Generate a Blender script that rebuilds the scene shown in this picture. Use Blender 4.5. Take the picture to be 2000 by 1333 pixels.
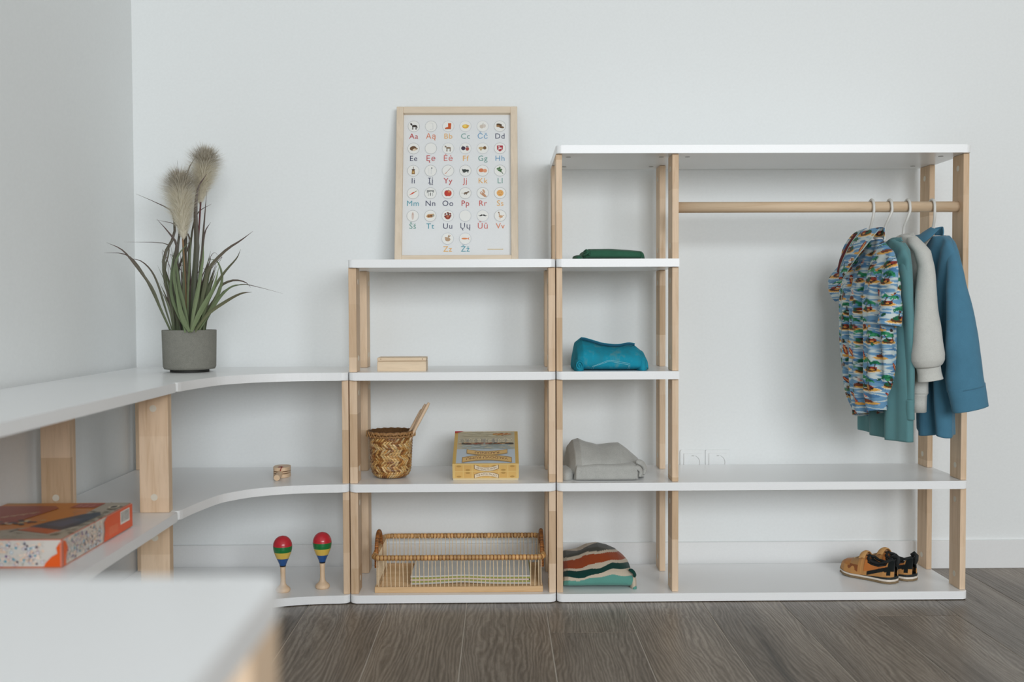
import bpy, bmesh, math, random
import numpy as np
from mathutils import Vector, Matrix
random.seed(7); RNG = np.random.RandomState(5)
sc = bpy.context.scene
for o in list(bpy.data.objects): bpy.data.objects.remove(o)
COL = sc.collection

# ------------------------------------------------------------ camera (solved from the photo's shelf edges)
CPOS = (0.0, -2.48593, 0.71944); FPX = 2000.0
RX = Vector((0.99992215, -0.01185336, -0.00389643))
DN = Vector((-0.00425965, -0.03077349, -0.99951731))
FW = Vector((0.01172773, 0.9994561, -0.03082159))
cam = bpy.data.cameras.new('camera'); camo = bpy.data.objects.new('camera', cam); COL.objects.link(camo)
M = Matrix.Identity(4)
for i in range(3):
    M[i][0] = RX[i]; M[i][1] = -DN[i]; M[i][2] = -FW[i]; M[i][3] = CPOS[i]
camo.matrix_world = M
cam.sensor_width = 36; cam.lens = 36 * FPX / 2000; cam.clip_start = .02
cam.dof.use_dof = True; cam.dof.focus_distance = 2.56; cam.dof.aperture_fstop = 2.9
sc.camera = camo

# ------------------------------------------------------------ light
w = bpy.data.worlds.new('daylight'); sc.world = w; w.use_nodes = True
bg = w.node_tree.nodes['Background']; bg.inputs[0].default_value = (1.0, .82, .60, 1); bg.inputs[1].default_value = .19
def area(name, loc, target, sx, sy, power, col=(1, 1, 1)):
    l = bpy.data.lights.new(name, 'AREA'); l.shape = 'RECTANGLE'; l.size = sx; l.size_y = sy; l.energy = power; l.color = col
    o = bpy.data.objects.new(name, l); COL.objects.link(o); o.location = loc
    o.rotation_euler = (Vector(target) - Vector(loc)).to_track_quat('-Z', 'Y').to_euler(); return o
area('window_light', (1.5, -5.6, 1.72), (.1, .3, .5), 3.4, 1.75, 194, (.92, .965, 1.0))
vs = sc.view_settings; vs.view_transform = 'Standard'; vs.look = 'None'; vs.gamma = 1; vs.use_curve_mapping = False; vs.exposure = -0.05

# ------------------------------------------------------------ pixel -> place helpers (photo frame 2000x1333)
CP = Vector(CPOS)
def ray(x, y): return FW + RX * ((x - 1000) / FPX) + DN * ((y - 666.5) / FPX)
def onY(x, y, Y): d = ray(x, y); return CP + d * ((Y - CP.y) / d.y)
def onZ(x, y, Z): d = ray(x, y); return CP + d * ((Z - CP.z) / d.z)
def onP(x, y, P, n): d = ray(x, y); n = Vector(n); return CP + d * ((Vector(P) - CP).dot(n) / d.dot(n))

# ------------------------------------------------------------ node helpers and materials
def lin(c):
    return tuple(((v / 255) / 12.92 if v / 255 <= .04045 else ((v / 255 + .055) / 1.055) ** 2.4) for v in c)
class NT:
    def __init__(s, name):
        s.m = bpy.data.materials.new(name); s.m.use_nodes = True; s.t = s.m.node_tree; s.n = s.t.nodes; s.l = s.t.links
        s.b = s.n['Principled BSDF']
    def add(s, t, **k):
        n = s.n.new(t)
        for a, v in k.items():
            if a.startswith('i_'):
                key = a[2:]; key = int(key) if key.isdigit() else key.replace('_', ' ')
                n.inputs[key].default_value = v
            else: setattr(n, a, v)
        return n
    def link(s, a, b): s.l.new(a, b)
    def coords(s, scale=(1, 1, 1), rand=0, kind='Object'):
        tc = s.add('ShaderNodeTexCoord'); mp = s.add('ShaderNodeMapping'); mp.inputs['Scale'].default_value = scale
        s.link(tc.outputs[kind], mp.inputs['Vector'])
        if rand:
            oi = s.add('ShaderNodeObjectInfo'); mu = s.add('ShaderNodeMath', operation='MULTIPLY'); mu.inputs[1].default_value = rand
            s.link(oi.outputs['Random'], mu.inputs[0]); s.link(mu.outputs[0], mp.inputs['Location'])
        return mp.outputs[0]
    def noise(s, vec, scale, detail=3, rough=.5, dist=0):
        n = s.add('ShaderNodeTexNoise'); n.inputs['Scale'].default_value = scale; n.inputs['Detail'].default_value = detail
        n.inputs['Roughness'].default_value = rough; n.inputs['Distortion'].default_value = dist
        s.link(vec, n.inputs['Vector']); return n.outputs['Fac']
    def ramp(s, fac, stops):
        r = s.add('ShaderNodeValToRGB'); e = r.color_ramp.elements
        while len(e) > 1: e.remove(e[-1])
        e[0].position = stops[0][0]; e[0].color = (*stops[0][1], 1)
        for p, c in stops[1:]:
            k = e.new(p); k.color = (*c, 1)
        s.link(fac, r.inputs[0]); return r.outputs[0]
    def bump(s, h, strength=.2, dist=.001):
        b = s.add('ShaderNodeBump'); b.inputs['Strength'].default_value = strength; b.inputs['Distance'].default_value = dist
        s.link(h, b.inputs['Height']); s.link(b.outputs[0], s.b.inputs['Normal'])
    def mix(s, a, b, fac, mode='MIX'):
        m = s.add('ShaderNodeMix', data_type='RGBA', blend_type=mode)
        for v, k in ((fac, 0), (a, 6), (b, 7)):
            if hasattr(v, 'is_linked') or hasattr(v, 'links'): s.link(v, m.inputs[k])
            else: m.inputs[k].default_value = v if k == 0 else (*v, 1)
        return m.outputs[2]
def plain(name, col, rough=.5, spec=.5, bumpy=0, bscale=300, var=0, sheen=0, coat=0):
    t = NT(name); t.b.inputs['Roughness'].default_value = rough; t.b.inputs['Specular IOR Level'].default_value = spec
    v = t.coords((1, 1, 1))
    n = t.noise(v, bscale, 4)
    k = max(var, .015)
    t.link(t.ramp(n, [(.3, tuple(c * (1 - k) for c in col)), (.7, tuple(min(1, c * (1 + k)) for c in col))]), t.b.inputs['Base Color'])
    if bumpy: t.bump(n, bumpy)
    if sheen: t.b.inputs['Sheen Weight'].default_value = sheen
    if coat: t.b.inputs['Coat Weight'].default_value = coat; t.b.inputs['Coat Roughness'].default_value = .1
    return t.m
def wood(name, axis, base=(.80, .61, .435), dark=(.67, .47, .295), seg=0.0, knots=False):
    t = NT(name); t.b.inputs['Roughness'].default_value = .55; t.b.inputs['Specular IOR Level'].default_value = .3
    sc3 = [22, 22, 22]; sc3[axis] = 1.6
    v = t.coords(tuple(sc3), rand=9)
    n1 = t.noise(v, 3.2, 5, .6, .6); n2 = t.noise(v, 14, 3, .6)
    c = t.ramp(n1, [(.25, dark), (.5, base), (.8, tuple(min(1, q * 1.1) for q in base))])
    c = t.mix(c, tuple(q * .86 for q in dark), t.ramp(n2, [(.55, (0, 0, 0)), (.8, (.35, .35, .35))]))
    if seg:   # finger-jointed blocks along the length
        tc = t.add('ShaderNodeTexCoord'); sp = t.add('ShaderNodeSeparateXYZ'); t.link(tc.outputs['Object'], sp.inputs[0])
        oi = t.add('ShaderNodeObjectInfo')
        a = t.add('ShaderNodeMath', operation='MULTIPLY_ADD'); a.inputs[1].default_value = 1 / seg
        t.link(sp.outputs[axis], a.inputs[0])
        m5 = t.add('ShaderNodeMath', operation='MULTIPLY'); m5.inputs[1].default_value = 37.0; t.link(oi.outputs['Random'], m5.inputs[0]); t.link(m5.outputs[0], a.inputs[2])
        f = t.add('ShaderNodeMath', operation='FLOOR'); t.link(a.outputs[0], f.inputs[0])
        wn = t.add('ShaderNodeTexWhiteNoise', noise_dimensions='1D'); t.link(f.outputs[0], wn.inputs['W'])
        c = t.mix(c, t.ramp(wn.outputs['Value'], [(0, (.80, .74, .66)), (.5, (.97, .95, .93)), (1, (1, 1, 1))]), 1.0, 'MULTIPLY')
    t.link(c, t.b.inputs['Base Color']); t.bump(n1, .15)
    return t.m
def attr_mat(name, rough=.6, spec=.3, weave=0, sheen=0, wscale=900, var=.0):
    t = NT(name); a = t.add('ShaderNodeAttribute', attribute_name='Col'); t.b.inputs['Roughness'].default_value = rough
    t.b.inputs['Specular IOR Level'].default_value = spec
    v = t.coords(); n = t.noise(v, wscale, 3)
    c = a.outputs['Color']
    if var: c = t.mix(c, t.ramp(n, [(.3, (1 - var,) * 3), (.7, (1, 1, 1))]), 1.0, 'MULTIPLY')
    t.link(c, t.b.inputs['Base Color'])
    if weave: t.bump(n, weave, .0006)
    if sheen: t.b.inputs['Sheen Weight'].default_value = sheen; t.b.inputs['Sheen Roughness'].default_value = .5
    return t.m
M_WALL = plain('white_wall_paint', (.86, .885, .885), .85, .2, .04, 160)
M_CEIL = plain('ceiling_paint', (.52, .52, .52), .9, .2)
M_SKIRT = plain('skirting_paint', (.84, .85, .85), .45, .4)
M_BOARD = plain('white_lacquered_board', (.93, .94, .945), .28, .45)
M_POST = wood('pale_rubberwood', 2, seg=.13)
M_RAIL = wood('rail_wood', 0, (.72, .55, .38), (.62, .42, .25))
M_FRAME = wood('frame_wood', 2, (.76, .64, .50), (.70, .57, .43))
M_FRAMEH = wood('frame_wood_horizontal', 0, (.76, .64, .50), (.70, .57, .43))
M_TOY = plain('turned_wood', (.78, .57, .38), .45, .4, 0, 60, .05)
M_CAP = plain('bolt_cap_birch', (.74, .68, .57), .5, .3)
M_HANGER = plain('hanger_plastic', (.70, .69, .65), .35, .5)
M_BLACK = plain('black_hole', (.01, .01, .01), .6)

# ------------------------------------------------------------ object helpers
ORG = {}
def root(name, loc, label, cat, group=None):
    o = bpy.data.objects.new(name, None); COL.objects.link(o); o.location = loc; o.empty_display_size = .03
    o['label'] = label; o['category'] = cat
    if group: o['group'] = group
    ORG[o.name] = Vector(loc); return o
def tag(o, label=None, cat=None, group=None, kind=None):
    if label: o['label'] = label
    if cat: o['category'] = cat
    if group: o['group'] = group
    if kind: o['kind'] = kind
    return o
def mk(name, verts, faces, mat, parent=None, smooth=False, origin=None, cols=None, colmode='POINT'):
    org = ORG[parent.name] if parent is not None else Vector(origin if origin is not None else (0, 0, 0))
    me = bpy.data.meshes.new(name)
    V = np.asarray([tuple(v) for v in verts], dtype=float) - np.array(org)
    me.from_pydata(V.tolist(), [], [tuple(int(i) for i in f) for f in faces]); me.validate(clean_customdata=False)
    if smooth: me.polygons.foreach_set('use_smooth', [True] * len(me.polygons))
    if cols is not None:
        at = me.color_attributes.new('Col', 'FLOAT_COLOR', colmode)
        c = np.asarray(cols, dtype=np.float32)
        if c.shape[1] == 3: c = np.hstack([c, np.ones((len(c), 1), np.float32)])
        if colmode == 'CORNER':   # per-face colours given
            cc = np.repeat(c, [len(p.vertices) for p in me.polygons], axis=0); c = cc
        at.data.foreach_set('color', c.ravel())
    me.materials.append(mat)
    o = bpy.data.objects.new(name, me); COL.objects.link(o)
    if parent is not None: o.parent = parent
    else: o.location = org
    ORG[o.name] = org
    return o
def bmk(name, bm, mat, parent=None, smooth=False, origin=None):
    bmesh.ops.recalc_face_normals(bm, faces=bm.faces)
    bm.verts.index_update()
    v = [tuple(q.co) for q in bm.verts]; f = [[q.index for q in p.verts] for p in bm.faces]; bm.free()
    return mk(name, v, f, mat, parent, smooth, origin)
def box(x0, x1, y0, y1, z0, z1, bev=0, bm=None, seg=1):
    own = bm is None
    b = bmesh.new()
    vs_ = [b.verts.new((x, y, z)) for z in (z0, z1) for x, y in ((x0, y0), (x1, y0), (x1, y1), (x0, y1))]
    for f in ((0, 3, 2, 1), (4, 5, 6, 7), (0, 1, 5, 4), (1, 2, 6, 5), (2, 3, 7, 6), (3, 0, 4, 7)): b.faces.new([vs_[i] for i in f])
    if bev: bmesh.ops.bevel(b, geom=b.edges[:], offset=bev, segments=seg, affect='EDGES', profile=.6)
    if own: return b
    join(bm, b); return bm
def join(bm, b, mat4=None):
    if mat4 is not None: bmesh.ops.transform(b, matrix=mat4, verts=b.verts)
    b.verts.index_update(); n = [bm.verts.new(v.co) for v in b.verts]
    for f in b.faces:
        try: bm.faces.new([n[v.index] for v in f.verts])
        except ValueError: pass
    b.free()
def slab(poly, z0, z1, bev=.0015, sharp=None):
    b = bmesh.new()
    lo = [b.verts.new((x, y, z0)) for x, y in poly]; hi = [b.verts.new((x, y, z1)) for x, y in poly]
    b.faces.new(lo[::-1]); b.faces.new(hi)
    n = len(poly)
    for i in range(n): b.faces.new((lo[i], lo[(i + 1) % n], hi[(i + 1) % n], hi[i]))
    if bev:
        e = [q for q in b.edges if abs(q.verts[0].co.z - q.verts[1].co.z) < 1e-6]
        bmesh.ops.bevel(b, geom=e, offset=bev, segments=2, affect='EDGES', profile=.5)
    return b
def rrect(x0, x1, y0, y1, r=.014, which=(1, 1, 1, 1), n=6):
    P = []
    for (cx, cy, a0, on) in ((x0, y0, 180, which[0]), (x1, y0, 270, which[1]), (x1, y1, 0, which[2]), (x0, y1, 90, which[3])):
        rr = r if on else .0008
        ccx = cx + rr if cx == x0 else cx - rr; ccy = cy + rr if cy == y0 else cy - rr
        for k in range(n + 1):
            a = math.radians(a0 + 90 * k / n); P.append((ccx + rr * math.cos(a), ccy + rr * math.sin(a)))
    return P
def cyl(p0, p1, r, n=16, r2=None, bm=None, cap=True):
    own = bm is None; b = bm or bmesh.new()
    p0 = Vector(p0); p1 = Vector(p1); d = (p1 - p0).normalized(); q = d.to_track_quat('Z', 'Y')
    r2 = r if r2 is None else r2
    A = [b.verts.new(p0 + q @ Vector((r * math.cos(2 * math.pi * i / n), r * math.sin(2 * math.pi * i / n), 0))) for i in range(n)]
    B = [b.verts.new(p1 + q @ Vector((r2 * math.cos(2 * math.pi * i / n), r2 * math.sin(2 * math.pi * i / n), 0))) for i in range(n)]
    for i in range(n): b.faces.new((A[i], A[(i + 1) % n], B[(i + 1) % n], B[i]))
    if cap: b.faces.new(A[::-1]); b.faces.new(B)
    return b
def tube(pts, r, n=10, bm=None, closed=False, rad=None, flat=1.0):
    b = bm or bmesh.new(); P = [Vector(p) for p in pts]; L = len(P); rings = []
    up = None
    for i, p in enumerate(P):
        if closed: d = (P[(i + 1) % L] - P[i - 1]).normalized()
        else: d = (P[min(i + 1, L - 1)] - P[max(i - 1, 0)]).normalized()
        if up is None: up = d.orthogonal().normalized()
        up = (up - d * up.dot(d)).normalized(); sd = d.cross(up)
        rr = rad[i] if rad else r
        rings.append([b.verts.new(p + up * (rr * math.cos(2 * math.pi * k / n)) + sd * (rr * flat * math.sin(2 * math.pi * k / n))) for k in range(n)])
    for i in range(L - (0 if closed else 1)):
        A, B = rings[i], rings[(i + 1) % L]
        for k in range(n): b.faces.new((A[k], A[(k + 1) % n], B[(k + 1) % n], B[k]))
    if not closed: b.faces.new(rings[0][::-1]); b.faces.new(rings[-1])
    return b
def lathe(prof, c, n=32, bm=None):
    b = bm or bmesh.new(); c = Vector(c); rings = []
    for r, z in prof:
        if r < 1e-6: rings.append([b.verts.new(c + Vector((0, 0, z)))])
        else: rings.append([b.verts.new(c + Vector((r * math.cos(2 * math.pi * k / n), r * math.sin(2 * math.pi * k / n), z))) for k in range(n)])
    for A, B in zip(rings, rings[1:]):
        for k in range(n):
            k2 = (k + 1) % n
            if len(A) == 1 and len(B) > 1: b.faces.new((A[0], B[k2], B[k]))
            elif len(B) == 1 and len(A) > 1: b.faces.new((A[k], A[k2], B[0]))
            elif len(A) > 1: b.faces.new((A[k], A[k2], B[k2], B[k]))
    return b
def catmull(pts, n):
    P = [np.array(p, float) for p in pts]; P = [2 * P[0] - P[1]] + P + [2 * P[-1] - P[-2]]; out = []
    segs = len(P) - 3
    for j in range(n):
        u = j / (n - 1) * segs; i = min(int(u), segs - 1); t = u - i
        a, b, c, d = P[i:i + 4]
        out.append(.5 * ((2 * b) + (-a + c) * t + (2 * a - 5 * b + 4 * c - d) * t * t + (-a + 3 * b - 3 * c + d) * t ** 3))
    return out
def interp(x, tab):
    xs = [t[0] for t in tab]; return [np.interp(x, xs, [t[k] for t in tab]) for k in range(1, len(tab[0]))]

# ------------------------------------------------------------ shelving dimensions (metres)
TH = .0197; T = [.02167, .29457, .56747, .84159, 1.11621]
XA, XB, XM, XE = -.3696, .1365, .4371, 1.1487
PW, PT, SB, YBP, DEP = .0613, .0150, .0128, .2110, .2865
YWALL, XWALL, YSK = .312, -.990, .302
XJ, YJ, XBK = -.6813, -.3217, -.977

# ------------------------------------------------------------ room
def struct(name, bm, mat, parent=None, **k):
    o = bmk(name, bm, mat, parent, **k)
    if parent is None: o['kind'] = 'structure'
    return o
floor = struct('floor', box(-1.2, 3.6, -4.2, .42, -.05, -.0012), plain('joint_painted_gleam', (.66, .60, .52), .6))  # pale colour paints in the gleam of plank bevels along the joints
struct('wall_back', box(-1.2, 3.6, YWALL, YWALL + .1, -.0045, 3.12), M_WALL)
struct('wall_left', box(XWALL - .1, XWALL, -4.2, YWALL, -.0045, 3.12), M_WALL)
struct('ceiling', box(-1.1, 3.6, -4.2, YWALL, 3.1, 3.2), M_CEIL)
struct('baseboard_back', box(XWALL + .010, 3.6, YSK, YWALL, 0, .078, .0015), M_SKIRT)
struct('baseboard_left', box(XWALL, XWALL + .010, -4.2, YWALL, 0, .078, .0015), M_SKIRT)
# floor planks
def plank_mat():
    t = NT('grey_brown_oak_laminate')
    v = t.coords((5.2, .85, 5.2), rand=13); v2 = t.coords((16, .5, 16), rand=31)
    nz = t.add('ShaderNodeTexNoise', i_Scale=1.6, i_Detail=2.0); t.link(v, nz.inputs['Vector'])
    vm = t.add('ShaderNodeVectorMath', operation='MULTIPLY_ADD'); vm.inputs[1].default_value = (.55, .55, .55); t.link(nz.outputs['Color'], vm.inputs[0]); t.link(v, vm.inputs[2])
    wv = t.add('ShaderNodeTexWave', wave_type='RINGS', rings_direction='Y', i_Scale=9.5, i_Distortion=6.5, i_Detail=4.0, i_Detail_Scale=1.6, i_Detail_Roughness=.62)
    t.link(vm.outputs[0], wv.inputs['Vector'])
    fine = t.noise(v2, 9, 5, .7, .4); big = t.noise(v, 1.1, 2, .5)
    c = t.ramp(wv.outputs['Fac'], [(0, (.165, .134, .104)), (.35, (.215, .178, .142)), (.75, (.25, .21, .17)), (1, (.30, .255, .21))])
    c = t.mix(c, t.ramp(fine, [(.32, (.55, .53, .51)), (.58, (1, 1, 1))]), .8, 'MULTIPLY')
    c = t.mix(c, t.ramp(big, [(.36, (.60, .59, .58)), (.58, (1.0, 1, 1))]), .9, 'MULTIPLY')
    vo = t.add('ShaderNodeTexVoronoi', i_Scale=1.25, feature='F1'); t.link(vm.outputs[0], vo.inputs['Vector'])
    c = t.mix(c, t.ramp(vo.outputs['Distance'], [(.02, (.25, .23, .21)), (.11, (.8, .8, .8)), (.22, (1, 1, 1))]), .85, 'MULTIPLY')
    oi = t.add('ShaderNodeObjectInfo')
    c = t.mix(c, t.ramp(oi.outputs['Random'], [(0, (1.0, 1.0, 1.0)), (1, (1.30, 1.28, 1.24))]), 1.0, 'MULTIPLY')
    c = t.mix(c, (1.0, 1.0, 1.0), 0.0)
    t.link(c, t.b.inputs['Base Color'])
    t.link(t.ramp(fine, [(.3, (.44,) * 3), (.7, (.30,) * 3)]), t.b.inputs['Roughness']); t.b.inputs['Specular IOR Level'].default_value = .5
    ad = t.add('ShaderNodeMath', operation='ADD'); t.link(wv.outputs['Fac'], ad.inputs[0]); t.link(fine, ad.inputs[1])
    t.bump(ad.outputs[0], .22, .0006)
    return t.m
M_PLANK = plank_mat()
_cut = {-3: -.6, -2: -.95, -1: -.35, 0: -1.3, 1: -.9, 2: -.7, 3: -.2305, 4: -1.0, 5: -.60, 6: -1.15, 7: -.1259, 8: -.9, 9: -.5, 10: -1.2, 11: -.3, 12: -.8, 13: -.55, 14: -1.0, 15: -.2, 16: -.75}
for k in range(-3, 17):
    x0 = -.468 + .192 * k; c = _cut[k]
    ys = [c - 3.9, c - 2.6, c - 1.3, c, min(c + 1.3, .31)] + ([.31] if c + 1.3 < .3 else [])
    for a, b in zip(ys, ys[1:]):
        a = max(a, -4.2)
        if b - a < .02 or x0 + .192 > 3.3: continue
        bmk('plank', box(max(x0, XWALL) + .0010, x0 + .1910, a + .0010, b - .0010, -.004, 0, .0006), M_PLANK, floor)
# wall sockets
M_SOCK = plain('socket_plastic', (.84, .86, .86), .3, .5)
for sx, lab in ((.5271, 'white square wall socket close beside the wooden post'), (.5963, 'white square wall socket further right along the wall')):
    r = root('wall_socket', (sx, YWALL, .298), lab, 'socket', None)
    cx, cz = sx, .298
    b = bmesh.new(); poly = rrect(-.034, .034, -.034, .034, .004)
    o = slab([(x, y) for x, y in poly], 0, .006, .0012)
    mt = Matrix.Translation((cx, YWALL, cz)) @ Matrix.Rotation(math.radians(90), 4, 'X')
    join(b, o, mt); bmk('frame', b, M_SOCK, r)
    b = bmesh.new(); # insert with recessed round well
    n = 32; R = .0195
    sq = []
    for i in range(n):
        a = 2 * math.pi * i / n; m = max(abs(math.cos(a)), abs(math.sin(a))); sq.append((.0245 * math.cos(a) / m, .0245 * math.sin(a) / m))
    def P(x, z, d): return b.verts.new((cx + x, YWALL - d, cz + z))
    r0 = [P(x, z, .0062) for x, z in sq]; r1 = [P(x, z, .0095) for x, z in sq]
    r2 = [P(R * math.cos(2 * math.pi * i / n), R * math.sin(2 * math.pi * i / n), .0095) for i in range(n)]
    r3 = [P(R * .96 * math.cos(2 * math.pi * i / n), R * .96 * math.sin(2 * math.pi * i / n), .0015) for i in range(n)]
    for A, B in ((r0, r1), (r1, r2), (r2, r3)):
        for i in range(n): b.faces.new((A[i], A[(i + 1) % n], B[(i + 1) % n], B[i]))
    b.faces.new(r3); bmk('insert', b, M_SOCK, r)
    for dx in (-.0095, .0095):
        bmk('pin_hole', cyl((cx + dx, YWALL - .0025, cz), (cx + dx, YWALL - .0012, cz), .0027, 12), M_BLACK, r)
    for dz in (-.0185, .0185):
        bmk('earth_clip', box(cx - .003, cx + .003, YWALL - .008, YWALL - .0016, cz + dz - .0012, cz + dz + .0012), plain('clip_metal', (.5, .5, .48), .3), r)
    bmk('screw', cyl((cx, YWALL - .0035, cz), (cx, YWALL - .0014, cz), .0018, 10), plain('screw_metal', (.45, .45, .43), .35), r)

# ------------------------------------------------------------ shelving units
def post(x0, x1, y0, y1, z0, z1, parent, cap_side=None, caps=('lo', 'hi')):
    p = bmk('post', box(x0, x1, y0, y1, z0 + .0003, z1 - .0003, .0016, seg=2), M_POST, parent)
    if cap_side:
        for c in caps:
            z = z0 + .033 if c == 'lo' else z1 - .033
            if cap_side in ('+x', '-x'):
                xx = x1 if cap_side == '+x' else x0; s = 1 if cap_side == '+x' else -1
                yc = (y0 + y1) / 2; b = cyl((xx - s * .001, yc, z), (xx + s * .0007, yc, z), .0072, 24)
            else:
                yy = y0 if cap_side == '-y' else y1; s = -1 if cap_side == '-y' else 1
                xc = (x0 + x1) / 2; b = cyl((xc, yy - s * .001, z), (xc, yy + s * .0007, z), .0072, 24)
            bmk('bolt_cap', b, M_CAP, p)
    return p
def under_caps(x, parent, z):
    for y in (SB + .05, .235):
        bmk('cam_cover', cyl((x, y, z - .0006), (x, y, z + .0005), .0062, 16), plain('cam_cover_grey', (.35, .35, .33), .4), parent)
G = .0012
# middle open unit
u = root('open_shelf_unit', ((XA + XB) / 2, .14, 0), 'three-tier white open shelf with wooden posts, holding the alphabet poster on top', 'shelf')
for i in range(4):
    bmk('shelf_board', slab(rrect(XA + G, XB - G, 0, DEP, .014, (1, 1, 0, 0)), T[i] - TH, T[i]), M_BOARD, u)
for i in range(3):
    for y in (SB, YBP):
        post(XA + G, XA + G + PT + .004, y, y + PW, T[i], T[i + 1] - TH, u, '+x'); post(XB - G - PT - .002, XB - G, y, y + PW, T[i], T[i + 1] - TH, u, '-x')
# wardrobe
u = root('wardrobe_shelf_unit', ((XB + XE) / 2, .14, 0), 'tall white and wood clothes rack unit with hanging rail on its right side', 'wardrobe')
for i in (0, 1, 4):
    bmk('shelf_board', slab(rrect(XB + G, XE, 0, DEP, .012, (1, 1, 0, 0)), T[i] - TH, T[i]), M_BOARD, u)
for i in (2, 3):
    bmk('shelf_board', slab(rrect(XB + G, XM, 0, DEP, .012, (1, 0, 0, 0)), T[i] - TH, T[i]), M_BOARD, u)
for i in range(4):
    for y in (SB, YBP):
        post(XB + G, XB + G + PT, y, y + PW, T[i], T[i + 1] - TH, u, '+x'); post(XM - PT - .001, XM, y, y + PW, T[i], T[i + 1] - TH, u, '-x')
for y in (SB, YBP):
    post(XE - PT, XE - .0005, y, y + PW, T[0], T[1] - TH, u, '-x'); post(XE - PT, XE - .0005, y, y + PW, T[1], T[4] - TH, u, '-x')
rail_z = .9694
r_ = bmk('hanging_rail', cyl((XM - .004, SB + PW / 2, rail_z), (XE - PT + .004, SB + PW / 2, rail_z), .0133, 32), M_RAIL, u, smooth=False)
for p in r_.data.polygons: p.use_smooth = len(p.vertices) == 4
for x in (XB + .035, XM - .035, XM + .03, XE - .05): under_caps(x, u, T[4] - TH)
# corner unit
CURVE = [(XJ, YJ), (-.6765, -.274), (-.667, -.2156), (-.6475, -.132), (-.621, -.0875), (-.583, -.049), (-.517, -.0165), (-.44, -.002), (-.395, 0.0005)]
cv = [tuple(p) for p in catmull(CURVE, 36)]
u = root('corner_shelf_unit', (-.78, .05, 0), 'white corner shelf unit with a concave curved front, plant pot on top', 'shelf')
def cornerpoly():
    P = [(XBK, YJ + G), (XJ - .010, YJ + G)]
    for k in range(5):
        a = math.radians(-90 + 90 * k / 4); P.append((XJ - .010 + .010 * math.cos(a), YJ + G + .010 + .010 * math.sin(a)))
    P += [p for p in cv if p[1] > YJ + .013]
    P += [(XA - .014 - G + .014 * math.sin(math.radians(a)), .014 - .014 * math.cos(math.radians(a))) for a in range(0, 91, 15)]
    P += [(XA - G, DEP), (XBK, DEP)]
    return P
for i in range(3): bmk('shelf_board', slab(cornerpoly(), T[i] - TH, T[i]), M_BOARD, u)
for i in range(2):
    for y in (SB, YBP): post(XA - G - PT - .001, XA - G, y, y + PW, T[i], T[i + 1] - TH, u, '-x')
    post(XBK + SB, XBK + SB + PW, YJ + G, YJ + G + PT, T[i], T[i + 1] - TH, u, None)
    post(-.7604, -.7604 + PW, YJ + G, YJ + G + PT, T[i], T[i + 1] - TH, u, None)
    post(-.985 + .012, -.985 + .012 + PW, .2465, .2465 + PT, T[i], T[i + 1] - TH, u, None)
# left unit
YL0 = -1.35
u = root('low_shelf_unit', (-.83, -.83, 0), 'low white shelf along the left wall, an orange puzzle box on its middle board', 'shelf')
for i in range(3): bmk('shelf_board', slab(rrect(XBK, XJ, YL0, YJ, .012, (0, 1, 1, 0)), T[i] - TH, T[i]), M_BOARD, u)
for i in range(2):
    for y, cs in ((YJ - PT, '-y'), (YL0 + .001, '+y')):
        post(-.964, -.964 + PW, y, y + PT, T[i], T[i + 1] - TH, u, cs); post(-.7584, -.7584 + PW, y, y + PT, T[i], T[i + 1] - TH, u, cs)
# foreground unit
FX, FY = -.1250, -1.902
u = root('near_shelf_unit', (-.5, -2.05, 0), 'blurred white shelf top with a wooden post, close to the camera at bottom left', 'shelf')
for i in range(3): bmk('shelf_board', slab(rrect(XBK, FX, FY - DEP, FY, .012, (0, 1, 1, 0)), T[i] - TH, T[i]), M_BOARD, u)
for i in range(2):
    for y in (FY - SB - PW, FY - DEP + SB):
        post(FX - PT, FX - .0003, y, y + PW, T[i], T[i + 1] - TH, u, None); post(XBK + .001, XBK + .001 + PT, y, y + PW, T[i], T[i + 1] - TH, u, None)

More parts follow.
